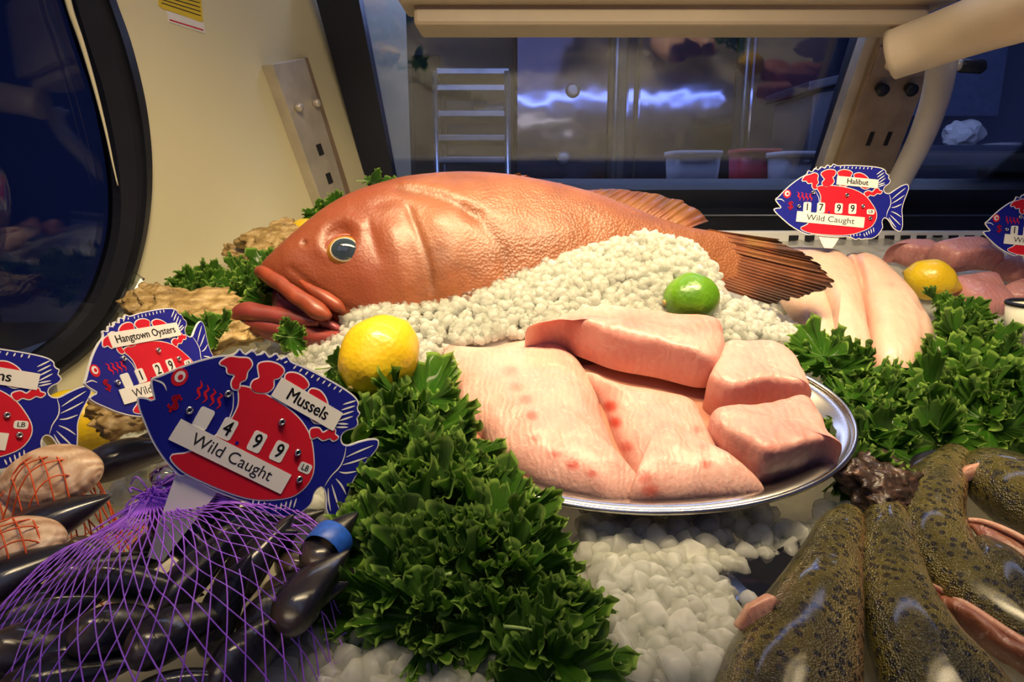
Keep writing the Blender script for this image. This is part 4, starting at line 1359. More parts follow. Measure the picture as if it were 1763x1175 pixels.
def fill(poly, gap, seed, n=4000):
    rng = np.random.RandomState(seed)
    xs, ys = [p[0] for p in poly], [p[1] for p in poly]
    out = []
    for _ in range(n):
        x, y = rng.uniform(min(xs), max(xs)), rng.uniform(min(ys), max(ys))
        if in_poly(x, y, poly) and all(math.hypot(x - a, y - b) > gap for a, b in out):
            out.append((x, y))
    return out
kale_bunch('kale clump between the middle lemon and the tray', fill([(625, 695), (690, 665), (725, 675), (780, 725), (815, 780), (830, 830), (790, 850), (640, 840), (610, 760)], 37, 1), 1, (0.033, 0.048), lift=0.035)
kale_bunch('large curly kale clump in the front centre, below the tray', fill([(630, 850), (760, 840), (840, 830), (905, 885), (930, 960), (930, 1010), (860, 1010), (640, 985), (615, 920)], 40, 2), 2, (0.033, 0.048), lift=0.035)
kale_bunch('lowest curly kale clump reaching the bottom edge, beside the ice heap', fill([(640, 985), (880, 990), (950, 1030), (985, 1100), (1000, 1160), (900, 1135), (820, 1100), (690, 1060), (635, 1035)], 42, 3), 3, (0.031, 0.044), lift=0.028)
kale_bunch('kale clump at the right rim of the tray, below the pale fillets', fill([(1360, 590), (1440, 610), (1520, 650), (1560, 690), (1540, 790), (1470, 815), (1455, 760), (1470, 700), (1420, 640)], 32, 4), 4, (0.034, 0.048), lift=0.028)
kale_bunch('wide kale clump right of the pale fillets, above the trout', fill([(1600, 640), (1640, 590), (1720, 600), (1775, 640), (1775, 740), (1690, 745), (1580, 760), (1570, 690)], 33, 5), 5, (0.036, 0.050), lift=0.035)
kale_bunch('small kale tuft below the lemon at the back right', fill([(1610, 515), (1650, 525), (1700, 560), (1740, 590), (1640, 600), (1625, 560)], 26, 6), 6, (0.026, 0.034), lift=0.03)
kale_bunch('dark green kale clump at the end wall, left of the fish mouth', fill([(290, 500), (330, 480), (385, 478), (390, 520), (300, 525)], 19, 7), 7, (0.024, 0.034), lift=0.060)
kale_bunch('bright green kale clump just in front of the fish mouth', fill([(385, 470), (430, 455), (470, 460), (490, 500), (450, 530), (400, 515)], 18, 8), 8, (0.026, 0.036), lift=0.060)
kale_bunch('sprig of kale under the lower jaw of the big fish', [(510, 582, 0.68), (495, 575, 0.69)], 9, (0.018, 0.022))
kale_bunch('bit of kale showing between the middle lemon and the mussel sign', [(580, 630, 0.62), (600, 690, 0.58)], 10, (0.020, 0.028))
kale_bunch('bit of kale behind the fish head at the foot of the upright', [(570, 362, 1.05), (655, 320, 1.08), (545, 372, 1.05)], 11, (0.024, 0.034))
kale_bunch('kale leaf tips beside the tail of the oyster sign', [(345, 575, 0.66), (375, 562, 0.68)], 12, (0.018, 0.026))

# ------------------------------------------------------------------ shells
def shell_root(name, c, label, cat, group=None):
    return thing(name, c, label, cat, group)
def mussel_valve():
    nu, nv = 40, 22
    s = np.linspace(0, 1, nu)[:, None]
    t_ = np.linspace(0, np.pi, nv)[None]
    wid = 0.215 * np.sin(np.pi * np.clip(s, 0, 1) ** 0.62) ** 0.72
    wid[0] = wid[-1] = 0.001
    hgt = 0.165 * np.sin(np.pi * s ** 0.62) ** 0.75
    hgt[0] = hgt[-1] = 0.0005
    x = s - 0.45
    ycen = 0.07 * np.sin(np.pi * s) - 0.03
    y = ycen + wid * np.cos(t_)
    z = hgt * np.sin(t_) ** 0.75 + 0 * s
    V = np.stack([x + 0 * t_, y, z], -1).reshape(-1, 3)
    hinge = (np.clip((0.22 - s) / 0.2, 0, 1) * np.ones_like(t_)).ravel()
    return mesh_of('valve', V, grid_faces(nu, nv, False), {'hinge': hinge * 0.7})
MV = mussel_valve()
MV.materials.append(M['mussel'])
def mussel(c, xdir, ndir, L, label, group):
    xdir = unit(xdir)
    ndir = unit(np.asarray(ndir) - np.dot(ndir, xdir) * xdir)
    yd = np.cross(ndir, xdir)
    t = thing('mussel', c, label, 'mussel', group)
    t.matrix_world = Matrix([[xdir[i] * L, yd[i] * L, ndir[i] * L, c[i]] for i in range(3)] + [[0, 0, 0, 1]])
    a_ = bpy.data.objects.new('valve', MV)
    b_ = bpy.data.objects.new('valve', MV)
    for o, k in ((a_, 1), (b_, -1)):
        COL.objects.link(o)
        o.parent = t
        o.scale = (1, 1, k)
    return t

# bag of mussels: dome whose top lies under the knot
BC = P(275, 1020, 0.415)
BZ0 = 0.035
def dome(x, y):
    r2 = ((x - BC[0]) / 0.105) ** 2 + ((y - BC[1]) / 0.115) ** 2
    base = np.maximum(bed(x, y).reshape(np.shape(x)), 0)
    return base + 0.072 * np.sqrt(np.clip(1 - r2, 0, 1)) + 0.006 * vnoise(np.stack([x, y, 0 * np.asarray(x)], -1), 38, 2)
rng = np.random.RandomState(77)
mpts = []
tries = 0
while len(mpts) < 26 and tries < 5000:
    tries += 1
    a_, r_ = rng.uniform(0, 2 * np.pi), math.sqrt(rng.rand()) * 0.93
    x, y = BC[0] + 0.105 * r_ * math.cos(a_), BC[1] + 0.115 * r_ * math.sin(a_)
    if all(math.hypot(x - p[0], y - p[1]) > 0.027 for p in mpts):
        mpts.append((x, y))
for x, y in mpts:
    e_ = 0.004
    z = float(dome(np.array([x]), np.array([y]))[0])
    gxn = (float(dome(np.array([x + e_]), np.array([y]))[0]) - z) / e_
    gyn = (float(dome(np.array([x]), np.array([y + e_]))[0]) - z) / e_
    nrm = unit((-gxn * 0.5, -gyn * 0.5, 1))
    xd = unit(np.array((0.75, 0.55, 0)) + rng.normal(size=3) * 0.45)
    mussel(np.array((x, y, z - 0.014)), xd, nrm + rng.normal(size=3) * 0.35, rng.uniform(0.062, 0.075), 'black mussel inside the purple net bag', 'mussels in the purple net')
# loose mussels
for px, py, d, dr, L, lab in [
    (535, 1020, .405, (0.35, 0.75, 0.25), .066, 'long black mussel standing loose between the net bag and the kale'),
    (568, 935, .44, (0.3, 0.8, 0.2), .058, 'black mussel with a blue band, at the left edge of the front kale'),
    (70, 915, .47, (0.7, 0.6, 0.3), .085, 'olive black mussel lying under the orange net'),
    (220, 790, .56, (0.8, 0.5, 0.1), .080, 'dark mussel behind the knot of the purple net'),
    (285, 770, .58, (0.9, 0.3, 0.1), .070, 'dark mussel between the oyster sign stake and the mussel sign'),
    (20, 1000, .42, (0.6, 0.7, 0.2), .075, 'dark mussel at the left edge, below the orange net'),
    (40, 1160, .37, (0.8, 0.3, 0.1), .06, 'brown edged mussel in the bottom left corner'),
    (1600, 805, .60, (0.8, 0.5, 0.3), .06, 'black shell under the right kale, above the trout'),
    (430, 905, .47, (0.9, 0.5, 0.1), .06, 'black mussel under the tail of the mussel sign'),
    (130, 1130, .37, (0.7, 0.6, 0.1), .07, 'black mussel at the bottom, below the net bag')]:
    mussel(P(px, py, d), dr, (-0.2 + 0.1 * math.sin(px), -0.5, 0.8), L, lab, 'loose mussels')
bb = P(566, 936, 0.437)
th = np.linspace(0, 2 * np.pi, 40, endpoint=False)
bd = unit((0.3, 0.8, 0.2))
bu = unit(np.cross(bd, (1, 0, 0.2)))
bs = np.cross(bd, bu)
V = np.array([bb + bd * s_ + (0.0130 * np.cos(th)[:, None] * bs + 0.0125 * np.sin(th)[:, None] * bu) * k_ for s_, k_ in ((-.0075, 1.0), (-.006, 1.05), (.006, 1.05), (.0075, 1.0))])
tag(obj('rubber_band', V.reshape(-1, 3), grid_faces(4, 40), M['blue_band']), 'broad blue band wrapped around a black mussel', 'band')

# purple net
KN = P(262, 852, 0.452)
def net_strands(fr, ctr, rx, ry, knot, nst, surf, twist, r0, zoff=0.004, ns=54):
    parts = []
    for sgn in (1, -1):
        for i in range(nst):
            th0 = 2 * np.pi * (i + (0.5 if sgn < 0 else 0)) / nst
            t_ = np.linspace(0.0, 1, ns)
            th = th0 + sgn * twist * t_ ** 1.25
            ex_ = ctr[0] + rx * np.cos(th)
            ey_ = ctr[1] + ry * np.sin(th)
            x = knot[0] + (ex_ - knot[0]) * t_
            y = knot[1] + (ey_ - knot[1]) * t_
            z = surf(x, y) + zoff
            k_ = np.exp(-(t_ / 0.16) ** 2)
            z = z * (1 - k_) + knot[2] * k_
            parts.append(tube(np.stack([x, y, z], 1), r0, 4, False))
    return merge(parts)
nb = thing('net_bag', np.array((BC[0], BC[1], BZ0)), 'purple mesh net bag gathered into a knot over the mussels', 'net bag')
v, f = net_strands(None, (BC[0], BC[1]), 0.112, 0.124, KN, 52, dome, 0.85, 0.00045, 0.012)
obj('netting', v, f, M['purple_net'], nb)
parts = []
rng = np.random.RandomState(9)
for i in range(90):                    # the gathered tuft
    e_ = KN + np.array((0.05 + rng.normal() * 0.012, 0.03 + rng.normal() * 0.01, 0.006 + rng.normal() * 0.008)) * rng.uniform(0.6, 1.05)
    s_ = KN + rng.normal(size=3) * 0.0015
    m_ = (s_ + e_) / 2 + rng.normal(size=3) * 0.003
    parts.append(tube(catmull(np.array([s_, m_, e_]), 8), 0.00055, 4, False))
for i in range(70):
    e_ = KN + np.array((rng.normal() * 0.014, rng.normal() * 0.012 - 0.004, rng.normal() * 0.005 - 0.006))
    s_ = KN + rng.normal(size=3) * 0.001
    parts.append(tube(catmull(np.array([s_, (s_ + e_) / 2 + rng.normal(size=3) * 0.004 + np.array((0, 0, .003)), e_]), 8), 0.0006, 4, False))
v, f = merge(parts)
obj('gathered_tuft', v, f, M['purple_net'], nb)
cv, cf = ico(3)
cv = cv * np.array((0.010, 0.008, 0.006))
cv *= (1 + 0.35 * fbm(cv, 90, 2, 3))[:, None]
obj('plastic_wrap', cv + KN + np.array((0.004, 0.008, 0.010)), cf, M['acrylic'], nb)
v, f = tube([KN - np.array((.004, 0, 0)), KN + np.array((.008, .004, 0.001))], 0.0042, 12)
obj('clip', v, f, M['rivet'], nb)

# clams and their orange net
def clam(c, w_, nrm, xd, label, group='clams'):
    nu, nv = 26, 60
    t_ = np.linspace(0, 1, nu)[:, None]
    ph = np.linspace(0, 2 * np.pi, nv, endpoint=False)[None]
    rad = np.sin(t_ * np.pi / 2)
    x = rad * np.cos(ph) * (1.0 + 0.06 * np.cos(2 * ph))
    y = rad * np.sin(ph) * 0.72 + 0.18 * (1 - rad)
    z = 0.42 * np.cos(t_ * np.pi / 2) ** 0.85 * np.ones_like(ph) + 0.008 * np.sin(rad * 60)
    up_ = np.stack([x, y, z], -1).reshape(-1, 3)
    xd = unit(xd)
    nrm = unit(np.asarray(nrm) - np.dot(nrm, xd) * xd)
    yd = np.cross(nrm, xd)
    Mx = np.stack([xd, yd, nrm], 1)
    t = thing('clam', c, label, 'clam', group)
    for k in (1, -1):
        obj('valve', (up_ * np.array((1, 1, k)) * w_) @ Mx.T + c, grid_faces(nu, nv), M['clam'], t)
clam(P(88, 822, 0.50), 0.034, (-0.1, -0.75, 0.7), (1, 0.15, 0.15), 'pale ribbed clam in the orange net below the clam sign')
clam(P(20, 945, 0.44), 0.030, (0.0, -0.5, 0.85), (0.9, 0.3, 0.1), 'pale clam in the orange net at the left edge of the picture')
clam(P(10, 870, 0.50), 0.030, (0.2, -0.3, 0.9), (0.8, 0.5, 0.0), 'clam mostly hidden under the orange net at the left edge')
OC = P(30, 870, 0.485)
def odome(x, y):
    tot = np.full(np.shape(x), 0.0)
    for c_, w_ in ((P(88, 822, 0.50), 0.036), (P(20, 945, 0.44), 0.034), (P(10, 870, 0.50), 0.032)):
        tot = np.maximum(tot, (c_[2] + 0.014) * np.exp(-(((x - c_[0]) ** 2 + (y - c_[1]) ** 2) / (w_ * 1.15) ** 2) ** 2))
    return np.maximum(tot, bed(x, y).reshape(np.shape(x)) + 0.01)
parts = []
for k in range(-13, 14):
    for sgn in (1, -1):
        tt = np.linspace(-0.10, 0.10, 50)
        u_ = k * 0.0085
        x = OC[0] + (tt + sgn * u_ * 1) * 0.75 
        y = OC[1] + (sgn * tt - u_) * 0.75
        m_ = ((x - OC[0]) / 0.092) ** 2 + ((y - OC[1]) / 0.085) ** 2 < 1
        if m_.sum() < 4: continue
        x, y = x[m_], y[m_]
        parts.append(tube(np.stack([x, y, odome(x, y) + 0.003], 1), 0.00055, 4, False))
v, f = merge(parts)
ob = tag(obj('net_bag', v, f, M['orange_net']), 'orange mesh net stretched over the clams at the left edge', 'net bag')

def oyster(c, size, rot, mat, label, seed, group='oysters'):
    v, f = ico(5)
    rng = np.random.RandomState(seed)
    ang = np.arctan2(v[:, 1], v[:, 0])
    lob = 1 + 0.10 * np.sin(5 * ang + seed) + 0.06 * np.sin(11 * ang + 2 * seed)
    w_ = v.copy()
    w_[:, 0] *= lob
    w_[:, 1] *= lob
    w_[:, 2] = np.sign(w_[:, 2]) * np.abs(w_[:, 2]) ** 0.8
    rr = np.hypot(w_[:, 0], w_[:, 1])
    w_[:, 2] += 0.07 * np.sin(rr * 15 + 5 * vnoise(v, 4, seed)) * np.clip(np.abs(v[:, 2]) * 3, 0, 1)
    w_ *= (1 + 0.20 * fbm(v, 3.5, seed, 5))[:, None]
    w_[:, 2] += 0.16 * np.sin(4 * ang + 3 * rr) * rr ** 2
    w_ = w_ * np.array(size)
    m_ = np.array(Matrix.Rotation(rot[2], 3, 'Z') @ Matrix.Rotation(rot[1], 3, 'Y') @ Matrix.Rotation(rot[0], 3, 'X'))
    return tag(obj('oyster', w_ @ m_.T + c, f, mat), label, 'oyster', group)
oyster(P(482, 416, 0.98), (.050, .036, .018), (0.5, -0.2, 0.3), M['oyster'], 'brown craggy oyster shell behind the snout of the big fish', 1)
oyster(P(335, 538, 0.78), (.062, .034, .015), (0.5, 0.0, 0.1), M['oyster'], 'long tan oyster shell below the dark kale at the end wall', 2)
oyster(P(262, 522, 0.80), (.036, .03, .015), (0.4, 0.1, -0.3), M['oyster'], 'small oyster shell at the corner of the end glass', 3)
oyster(P(390, 562, 0.74), (.058, .032, .015), (0.4, -0.1, 0.2), M['oyster'], 'yellowish oyster shell in front of the lower jaw of the fish', 4)
oyster(P(230, 705, 0.62), (.035, .03, .014), (0.4, 0.1, 0.3), M['oyster'], 'oyster shell half hidden under the oyster sign', 5)
oyster(P(1520, 838, 0.56), (.036, .028, .016), (0.5, 0.2, 0.2), M['dark_oyster'], 'dark frilled shell under the right kale, above the trout', 6)
oyster(P(425, 440, 1.0), (.03, .03, .014), (0.4, 0.1, 0.3), M['oyster'], 'tan shell edge just above the bright kale clump', 7)

M['gap_black'] = simple('dark meltwater', (0.008, 0.009, 0.016), 0.08, var=0.2, spec=0.6)
gap_outline = [hit(x, y, 0.010) for x, y in catmull([(1232, 990), (1268, 962), (1320, 952), (1375, 932), (1402, 940), (1380, 975), (1345, 1008), (1300, 1042), (1262, 1030)], 40, True)]  # black sheet added for a gap that bares the dark liner
tag(prism('ice_gap', gap_outline, (0, 0.002, -0.012), M['gap_black'], None, 0.002), 'dark wet gap in the ice showing the black liner, between the ice heap and the first trout', 'ice_gap')
# ------------------------------------------------------------------ trout
def trout(ctrl, label, slit=None, flap=None, seed=0):
    """ctrl: (px, py, d, half width, half height)"""
    C = catmull(np.array([(*P(x, y, d), w_, h_) for x, y, d, w_, h_ in ctrl]), 90)
    p = C[:, :3]
    tg = np.gradient(p, axis=0)
    tg /= np.linalg.norm(tg, axis=1)[:, None]
    nv = 56
    th = np.linspace(0, 2 * np.pi, nv, endpoint=False)
    V, side, band = [], [], []
    for i in range(len(p)):
        sd = unit(np.cross(tg[i], (0, 0, 1)))
        u_ = np.cross(sd, tg[i])
        V.append(p[i] + C[i, 3] * np.cos(th)[:, None] * sd + C[i, 4] * np.sin(th)[:, None] * u_)
        side.append(np.clip(0.5 - 0.75 * np.cos(th - 0.9), 0, 1))
        band.append(0.55 * np.exp(-((np.cos(th - 0.9) + 0.30) / 0.16) ** 2) * (np.sin(th) > -0.3))
    V = np.array(V)
    V = np.concatenate([p[None, :1].repeat(nv, 1), V, p[None, -1:].repeat(nv, 1)])
    side = [side[0]] + side + [side[-1]]
    band = [band[0] * 0] + band + [band[-1] * 0]
    t = thing('trout', np.array((p[:, 0].mean(), p[:, 1].mean(), V[..., 2].min())), label, 'fish', 'trout')
    VV = V.reshape(-1, 3)
    VV = VV + 0.0012 * np.stack([fbm(VV, 30, seed, 2)] * 3, -1)
    obj('body', VV, grid_faces(len(V), nv), M['trout'], t, {'side': np.concatenate(side), 'band': np.concatenate(band)})
    if slit:
        from mathutils.bvhtree import BVHTree
        bv = BVHTree.FromPolygons([tuple(x) for x in VV], [tuple(int(k) for k in x) for x in grid_faces(len(V), nv)])
        row = []
        for x, y, d, r_ in slit:
            rd = ray(x, y)
            hitp = bv.ray_cast(Vector(CAM), Vector(unit(rd)))[0]
            row.append((*(np.array(hitp) if hitp is not None else P(x, y, d)), r_))
        S = catmull(np.array(row), 40)
        v, f = tube(S[:, :3], S[:, 3], 16, True, 0.55)
        v = v + 0.0015 * np.stack([fbm(v, 60, 3, 3)] * 3, -1)
        obj('belly_flesh', v, f, M['trout_dark_flesh'], t)['label'] = 'dark pink cut belly'
        lipp = S[:, :3] + np.array((0, -0.002, 0.0)) + np.outer(S[:, 3] * 0.8, (0.0, -0.1, 1.0))
        v, f = tube(lipp, np.linspace(0.002, 0.003, 40), 8)
        obj('belly_edge', v, f, M['trout_flesh'], t)
    if flap:
        pts, d = flap
        q = [P(x, y, d - 0.004 * (i % 2)) for i, (x, y) in enumerate(pts)]
        o = prism('cut_collar', q, (0.001, 0.012, -0.006), M['trout_flesh'], t, 0.002, True)
        o['label'] = 'pale pink cut edge'
trout([(1462, 885, .54, .010, .009), (1448, 912, .52, .017, .015), (1432, 960, .49, .0205, .018), (1412, 1025, .455, .027, .023), (1385, 1100, .425, .034, .028), (1360, 1180, .40, .039, .031), (1340, 1270, .375, .040, .03)],
      'spotted brown trout nearest the ice heap, leftmost in the trout row', None, ([(1268, 1082), (1292, 1046), (1330, 1024), (1342, 1032), (1322, 1072), (1302, 1104)], 0.418), 1)
trout([(1530, 868, .55, .010, .009), (1528, 900, .53, .0175, .016), (1530, 960, .495, .0215, .019), (1545, 1030, .46, .0245, .021), (1575, 1100, .43, .029, .024), (1620, 1180, .405, .036, .027), (1670, 1270, .38, .038, .028)],
      'dark spotted trout lying second in the row of trout', None, ([(1465, 948), (1478, 944), (1480, 985), (1474, 1018), (1464, 1008)], 0.485), 2)
trout([(1648, 782, .62, .012, .010), (1622, 815, .595, .0205, .017), (1604, 865, .56, .024, .021), (1606, 920, .53, .0255, .023), (1632, 970, .505, .025, .022), (1684, 1020, .48, .024, .021), (1750, 1075, .455, .024, .02), (1830, 1140, .43, .024, .02)],
      'olive green trout with a long dark belly cut, third in the row', [(1588, 1008, .470, .004), (1615, 1030, .462, .009), (1660, 1062, .45, .0125), (1720, 1105, .435, .013), (1790, 1150, .42, .013)], None, 3)
trout([(1668, 800, .62, .012, .010), (1700, 812, .60, .028, .022), (1745, 842, .57, .036, .028), (1800, 875, .545, .040, .03), (1880, 925, .52, .038, .03)],
      'golden green trout lying across the top at the right edge', [(1664, 900, .53, .004), (1692, 912, .522, .009), (1740, 940, .505, .013), (1810, 985, .485, .014)], ([(1648, 832), (1664, 806), (1690, 795), (1696, 806), (1684, 818), (1668, 828)], 0.575), 4)
trout([(1690, 942, .515, .010, .010), (1715, 975, .495, .018, .017), (1755, 1020, .47, .022, .02), (1810, 1080, .445, .025, .022)],
      'pale sided trout wedged between the two cut trout at the right edge', None, None, 5)

# ------------------------------------------------------------------ cup at the right edge
cc = P(1775, 592, 0.80)
cup = thing('sauce_cup', cc, 'white cup with a dark rim in the kale at the right edge', 'cup')
a = np.linspace(0, 2 * np.pi, 48, endpoint=False)
def cring(r_, h): return np.stack([cc[0] + r_ * np.cos(a), cc[1] + r_ * np.sin(a), np.full(48, cc[2] + h)], 1)
rings = [cring(0.001, 0), cring(0.027, 0), cring(0.031, 0.046), cring(0.0285, 0.046), cring(0.026, 0.004), cring(0.001, 0.004)]
obj('cup_body', np.concatenate(rings), grid_faces(6, 48), simple('cup white', (0.75, 0.75, 0.62), 0.35, var=0.03), cup)
v, f = tube(np.concatenate([cring(0.030, 0.047), cring(0.030, 0.047)[:1]]), 0.0024, 8, False)
obj('rim', v, f, M['dark_frame'], cup)
obj('contents', np.concatenate([cring(0.001, 0.040), cring(0.0285, 0.040)]), grid_faces(2, 48), M['dark_frame'], cup)

# ------------------------------------------------------------------ fish shaped price signs
OUT = [(118, 222), (135, 245), (152, 262), (130, 264), (112, 272), (128, 292), (165, 320), (205, 348), (250, 372), (300, 392), (325, 398), (345, 392), (380, 398), (450, 402), (510, 402), (545, 400), (575, 408), (590, 414), (606, 406), (622, 412), (645, 406), (672, 406), (700, 396), (722, 374), (738, 344), (732, 316), (740, 298), (756, 300), (775, 318), (795, 345), (825, 362), (842, 360), (850, 335), (846, 290), (840, 250), (848, 205), (862, 165), (868, 138), (856, 120), (830, 126), (795, 146), (762, 168), (738, 168), (726, 152), (735, 136), (755, 122), (762, 105), (748, 92), (752, 78), (734, 70), (728, 54), (700, 42), (640, 36), (560, 34), (500, 35), (455, 38), (432, 30), (420, 44), (398, 36), (385, 52), (362, 46), (350, 62), (328, 56), (315, 74), (292, 68), (284, 88), (250, 106), (205, 138), (165, 174), (136, 204)]
SC0 = np.array((490, 220.0))
def make_sign(name_text, digits, M4, label, lab_txt='Wild Caught', name_rect=(455, 690, 98, 142), stake_len=260, nsize=40, stake_dx=0.0):
    """M4: function (x, y, n) -> world; x,y in sign units (y up), n in metres toward the viewer"""
    root = thing('price_sign', M4(0, -180, -0.001), label, 'sign', 'fish shaped price signs')
    nvec = M4(0, 0, 1.0) - M4(0, 0, 0.0)
    def w2(p, n): return M4(p[0] - SC0[0], -(p[1] - SC0[1]) * 1.10, n)
    def plate(nm, pts, n0, n1, mat, sm=None, parent=root):
        if sm: pts = catmull(np.array(pts, float), sm, True)
        return prism(nm, [w2(p, n0) for p in pts], nvec * (n1 - n0), mat, parent)
    def inset(pts, d):
        p = np.array(pts, float)
        t_ = np.roll(p, -1, 0) - np.roll(p, 1, 0)
        t_ /= np.linalg.norm(t_, axis=1)[:, None]
        nn = np.stack([-t_[:, 1], t_[:, 0]], 1)
        ar = np.sum(p[:, 0] * np.roll(p[:, 1], -1) - np.roll(p[:, 0], -1) * p[:, 1])
        return p + nn * d * (1 if ar > 0 else -1)
    fine = catmull(np.array(OUT, float), 220, True)
    plate('board', fine, -0.0016, 0.0, M['white_ink'])
    plate('blue_face', inset(fine, 4.5), 0.0, 0.0003, M['blue_ink'])
    bx = 440 + stake_dx
    plate('stake', [(bx - 72, 380), (bx + 72, 380), (bx + 40, 400 + stake_len * .6), (bx + 22, 400 + stake_len), (bx - 22, 400 + stake_len), (bx - 40, 400 + stake_len * .6)], -0.0030, -0.0016, M['white_plastic'])
    panel = [(348, 152), (400, 143), (480, 146), (560, 160), (622, 188), (664, 228), (692, 270), (692, 308), (664, 346), (600, 374), (540, 388), (470, 392), (390, 390), (320, 384), (272, 364), (310, 342), (350, 300), (372, 250), (374, 200), (360, 172)]
    pf_ = catmull(np.array(panel, float), 90, True)
    plate('panel_outline', inset(pf_, -3.5), 0.0003, 0.0005, M['white_ink'])
    plate('red_panel', pf_, 0.0005, 0.0007, M['red_ink'])
    blobs = [[(262, 122), (276, 100), (305, 90), (330, 82), (348, 92), (346, 112), (352, 130), (342, 142), (348, 158), (332, 162), (320, 150), (318, 132), (296, 134), (284, 122)],
             [(366, 82), (392, 66), (425, 62), (446, 70), (442, 90), (430, 100), (440, 118), (430, 136), (402, 146), (380, 142), (376, 126), (388, 112), (376, 98)],
             [(458, 76), (480, 62), (515, 62), (540, 74), (532, 92), (540, 112), (520, 136), (488, 142), (468, 128), (474, 104)],
             [(552, 84), (580, 74), (612, 84), (634, 104), (628, 124), (644, 142), (618, 152), (590, 140), (572, 122)],
             [(618, 172), (640, 162), (660, 168), (676, 152), (694, 148), (700, 158), (716, 162), (706, 174), (690, 172), (672, 184), (650, 182), (636, 192), (624, 186)]]
    for b in blobs:
        bf = catmull(np.array(b, float), 50, True)
        plate('letter_outline', inset(bf, -4), 0.0003, 0.0007, M['white_ink'])
        plate('red_letter', bf, 0.0007, 0.0009, M['red_ink'])
    def strokes(nm, lines, wd, n0, mat):
        for ln in lines:
            c = catmull(np.array(ln, float), 10)
            t_ = np.gradient(c, axis=0)
            t_ /= np.linalg.norm(t_, axis=1)[:, None] + 1e-9
            nn = np.stack([-t_[:, 1], t_[:, 0]], 1)
            tp = np.sin(np.linspace(0.15, np.pi - 0.15, len(c)))[:, None]
            a_, b_ = c + nn * wd * tp, c - nn * wd * tp
            V = np.array([w2(p, n0) for p in np.concatenate([a_, b_])])
            k_ = len(c)
            fc = np.array([(i, i + 1, k_ + i + 1, k_ + i) for i in range(k_ - 1)])
            obj(nm, V, fc, mat, root, smooth=False)
    ln = [[(330 + i * 26, 64 - i * 3.2), (338 + i * 26, 48 - i * 1.2)] for i in range(5)] + [[(470 + i * 22, 54), (474 + i * 22, 42)] for i in range(9)]
    ln += [[(678 + i * 4, 70 + i * 15 + 8), (715 + i * 5, 52 + i * 14)] for i in range(4)] + [[(690 + i * 2, 130 + i * 10), (728 + i * 4, 118 + i * 8)] for i in range(2)]
    ln += [[(775, 200 + i * 1), (800, 178), (848, 140 + i * 1)] for i in range(1)] + [[(776, 222), (812, 200), (846, 176)], [(776, 242), (800, 238), (834, 222)], [(776, 262), (806, 272), (838, 290)], [(772, 280), (800, 302), (836, 330)], [(766, 292), (786, 318), (812, 344)]]
    ln += [[(560 + i * 17, 398 - i * 2.0), (556 + i * 18, 388 - i * 2.5)] for i in range(4)] + [[(640 + i * 12, 395 - i * 6), (630 + i * 13, 378 - i * 8)] for i in range(5)]
    strokes('fin_line', ln, 2.6, 0.00045, M['white_ink'])
    strokes('gill_line', [[(336, 168), (362, 205), (366, 250), (345, 300), (300, 345)], [(756, 172), (768, 200), (770, 230), (756, 262), (752, 292)], [(118, 222), (150, 220), (170, 232)]], 2.2, 0.00045, M['white_ink'])
    strokes('gill_wave', [[(238 + k * 22, 178 + k * 3), (250 + k * 22, 190), (244 + k * 22, 200), (258 + k * 22, 212), (252 + k * 22, 224)] for k in range(4)], 4.0, 0.0005, M['red_ink'])
    def disc(nm, c, r_, n0, n1, mat, k_=28):
        return plate(nm, [(c[0] + r_ * math.cos(a_), c[1] + r_ * math.sin(a_)) for a_ in np.linspace(0, 2 * np.pi, k_, endpoint=False)], n0, n1, mat)
    disc('eye_ring', (182, 192), 22, 0.0003, 0.0005, M['red_ink'])
    disc('eye', (182, 190), 14, 0.0005, 0.0006, M['white_ink'])
    disc('pupil', (184, 191), 7, 0.0006, 0.0007, M['red_ink'])
    def text(nm, s, c, h, n0, mat, rot=0.0, bold=0.0, sx=1.0):
        cu = bpy.data.curves.new(nm, 'FONT')
        cu.body = s
        cu.size = 1.0
        cu.align_x = 'CENTER'
        cu.align_y = 'CENTER'
        cu.resolution_u = 4
        to = bpy.data.objects.new(nm, cu)
        COL.objects.link(to)
        dg = bpy.context.evaluated_depsgraph_get()
        me = bpy.data.meshes.new_from_object(to.evaluated_get(dg))
        bpy.data.objects.remove(to)
        cr, sr = math.cos(rot), math.sin(rot)
        ctr_ = off(root)
        if bold:
            cv_ = np.array([tuple(v_.co) for v_ in me.vertices])
            fc_ = [list(p_.vertices) for p_ in me.polygons]
            n_ = len(cv_)
            vs_, fs_ = [], []
            for k_, (ox, oy) in enumerate(((-1, 0), (1, 0), (0, 0.6), (0, -0.6))):
                vs_.append(cv_ + np.array((ox * bold * 1.6, oy * bold * 1.6, 0)))
                fs_ += [[i_ + k_ * n_ for i_ in f_] for f_ in fc_]
            me = mesh_of(nm, np.concatenate(vs_), fs_, None, False)
        for v_ in me.vertices:
            x_, y_ = v_.co.x * h * sx, v_.co.y * h
            x_, y_ = x_ * cr - y_ * sr, x_ * sr + y_ * cr
            v_.co = w2((c[0] + x_, c[1] - y_ / 1.10), n0) - ctr_
        me.name = nm
        return link(nm, me, mat, root)
    def rrect(nm, c, w_, h_, n0, n1, mat, rot=0.0, rad=8):
        pts = []
        for sx_, sy_, a0 in ((1, -1, -90), (1, 1, 0), (-1, 1, 90), (-1, -1, 180)):
            for k_ in range(5):
                an = R(a0 + k_ * 22.5)
                pts.append((sx_ * (w_ / 2 - rad) + rad * math.cos(an), sy_ * (h_ / 2 - rad) + rad * math.sin(an)))
        cr, sr = math.cos(rot), math.sin(rot)
        pts = [(c[0] + x_ * cr + y_ * sr, c[1] - x_ * sr + y_ * cr) for x_, y_ in pts]
        return plate(nm, pts, n0, n1, mat)
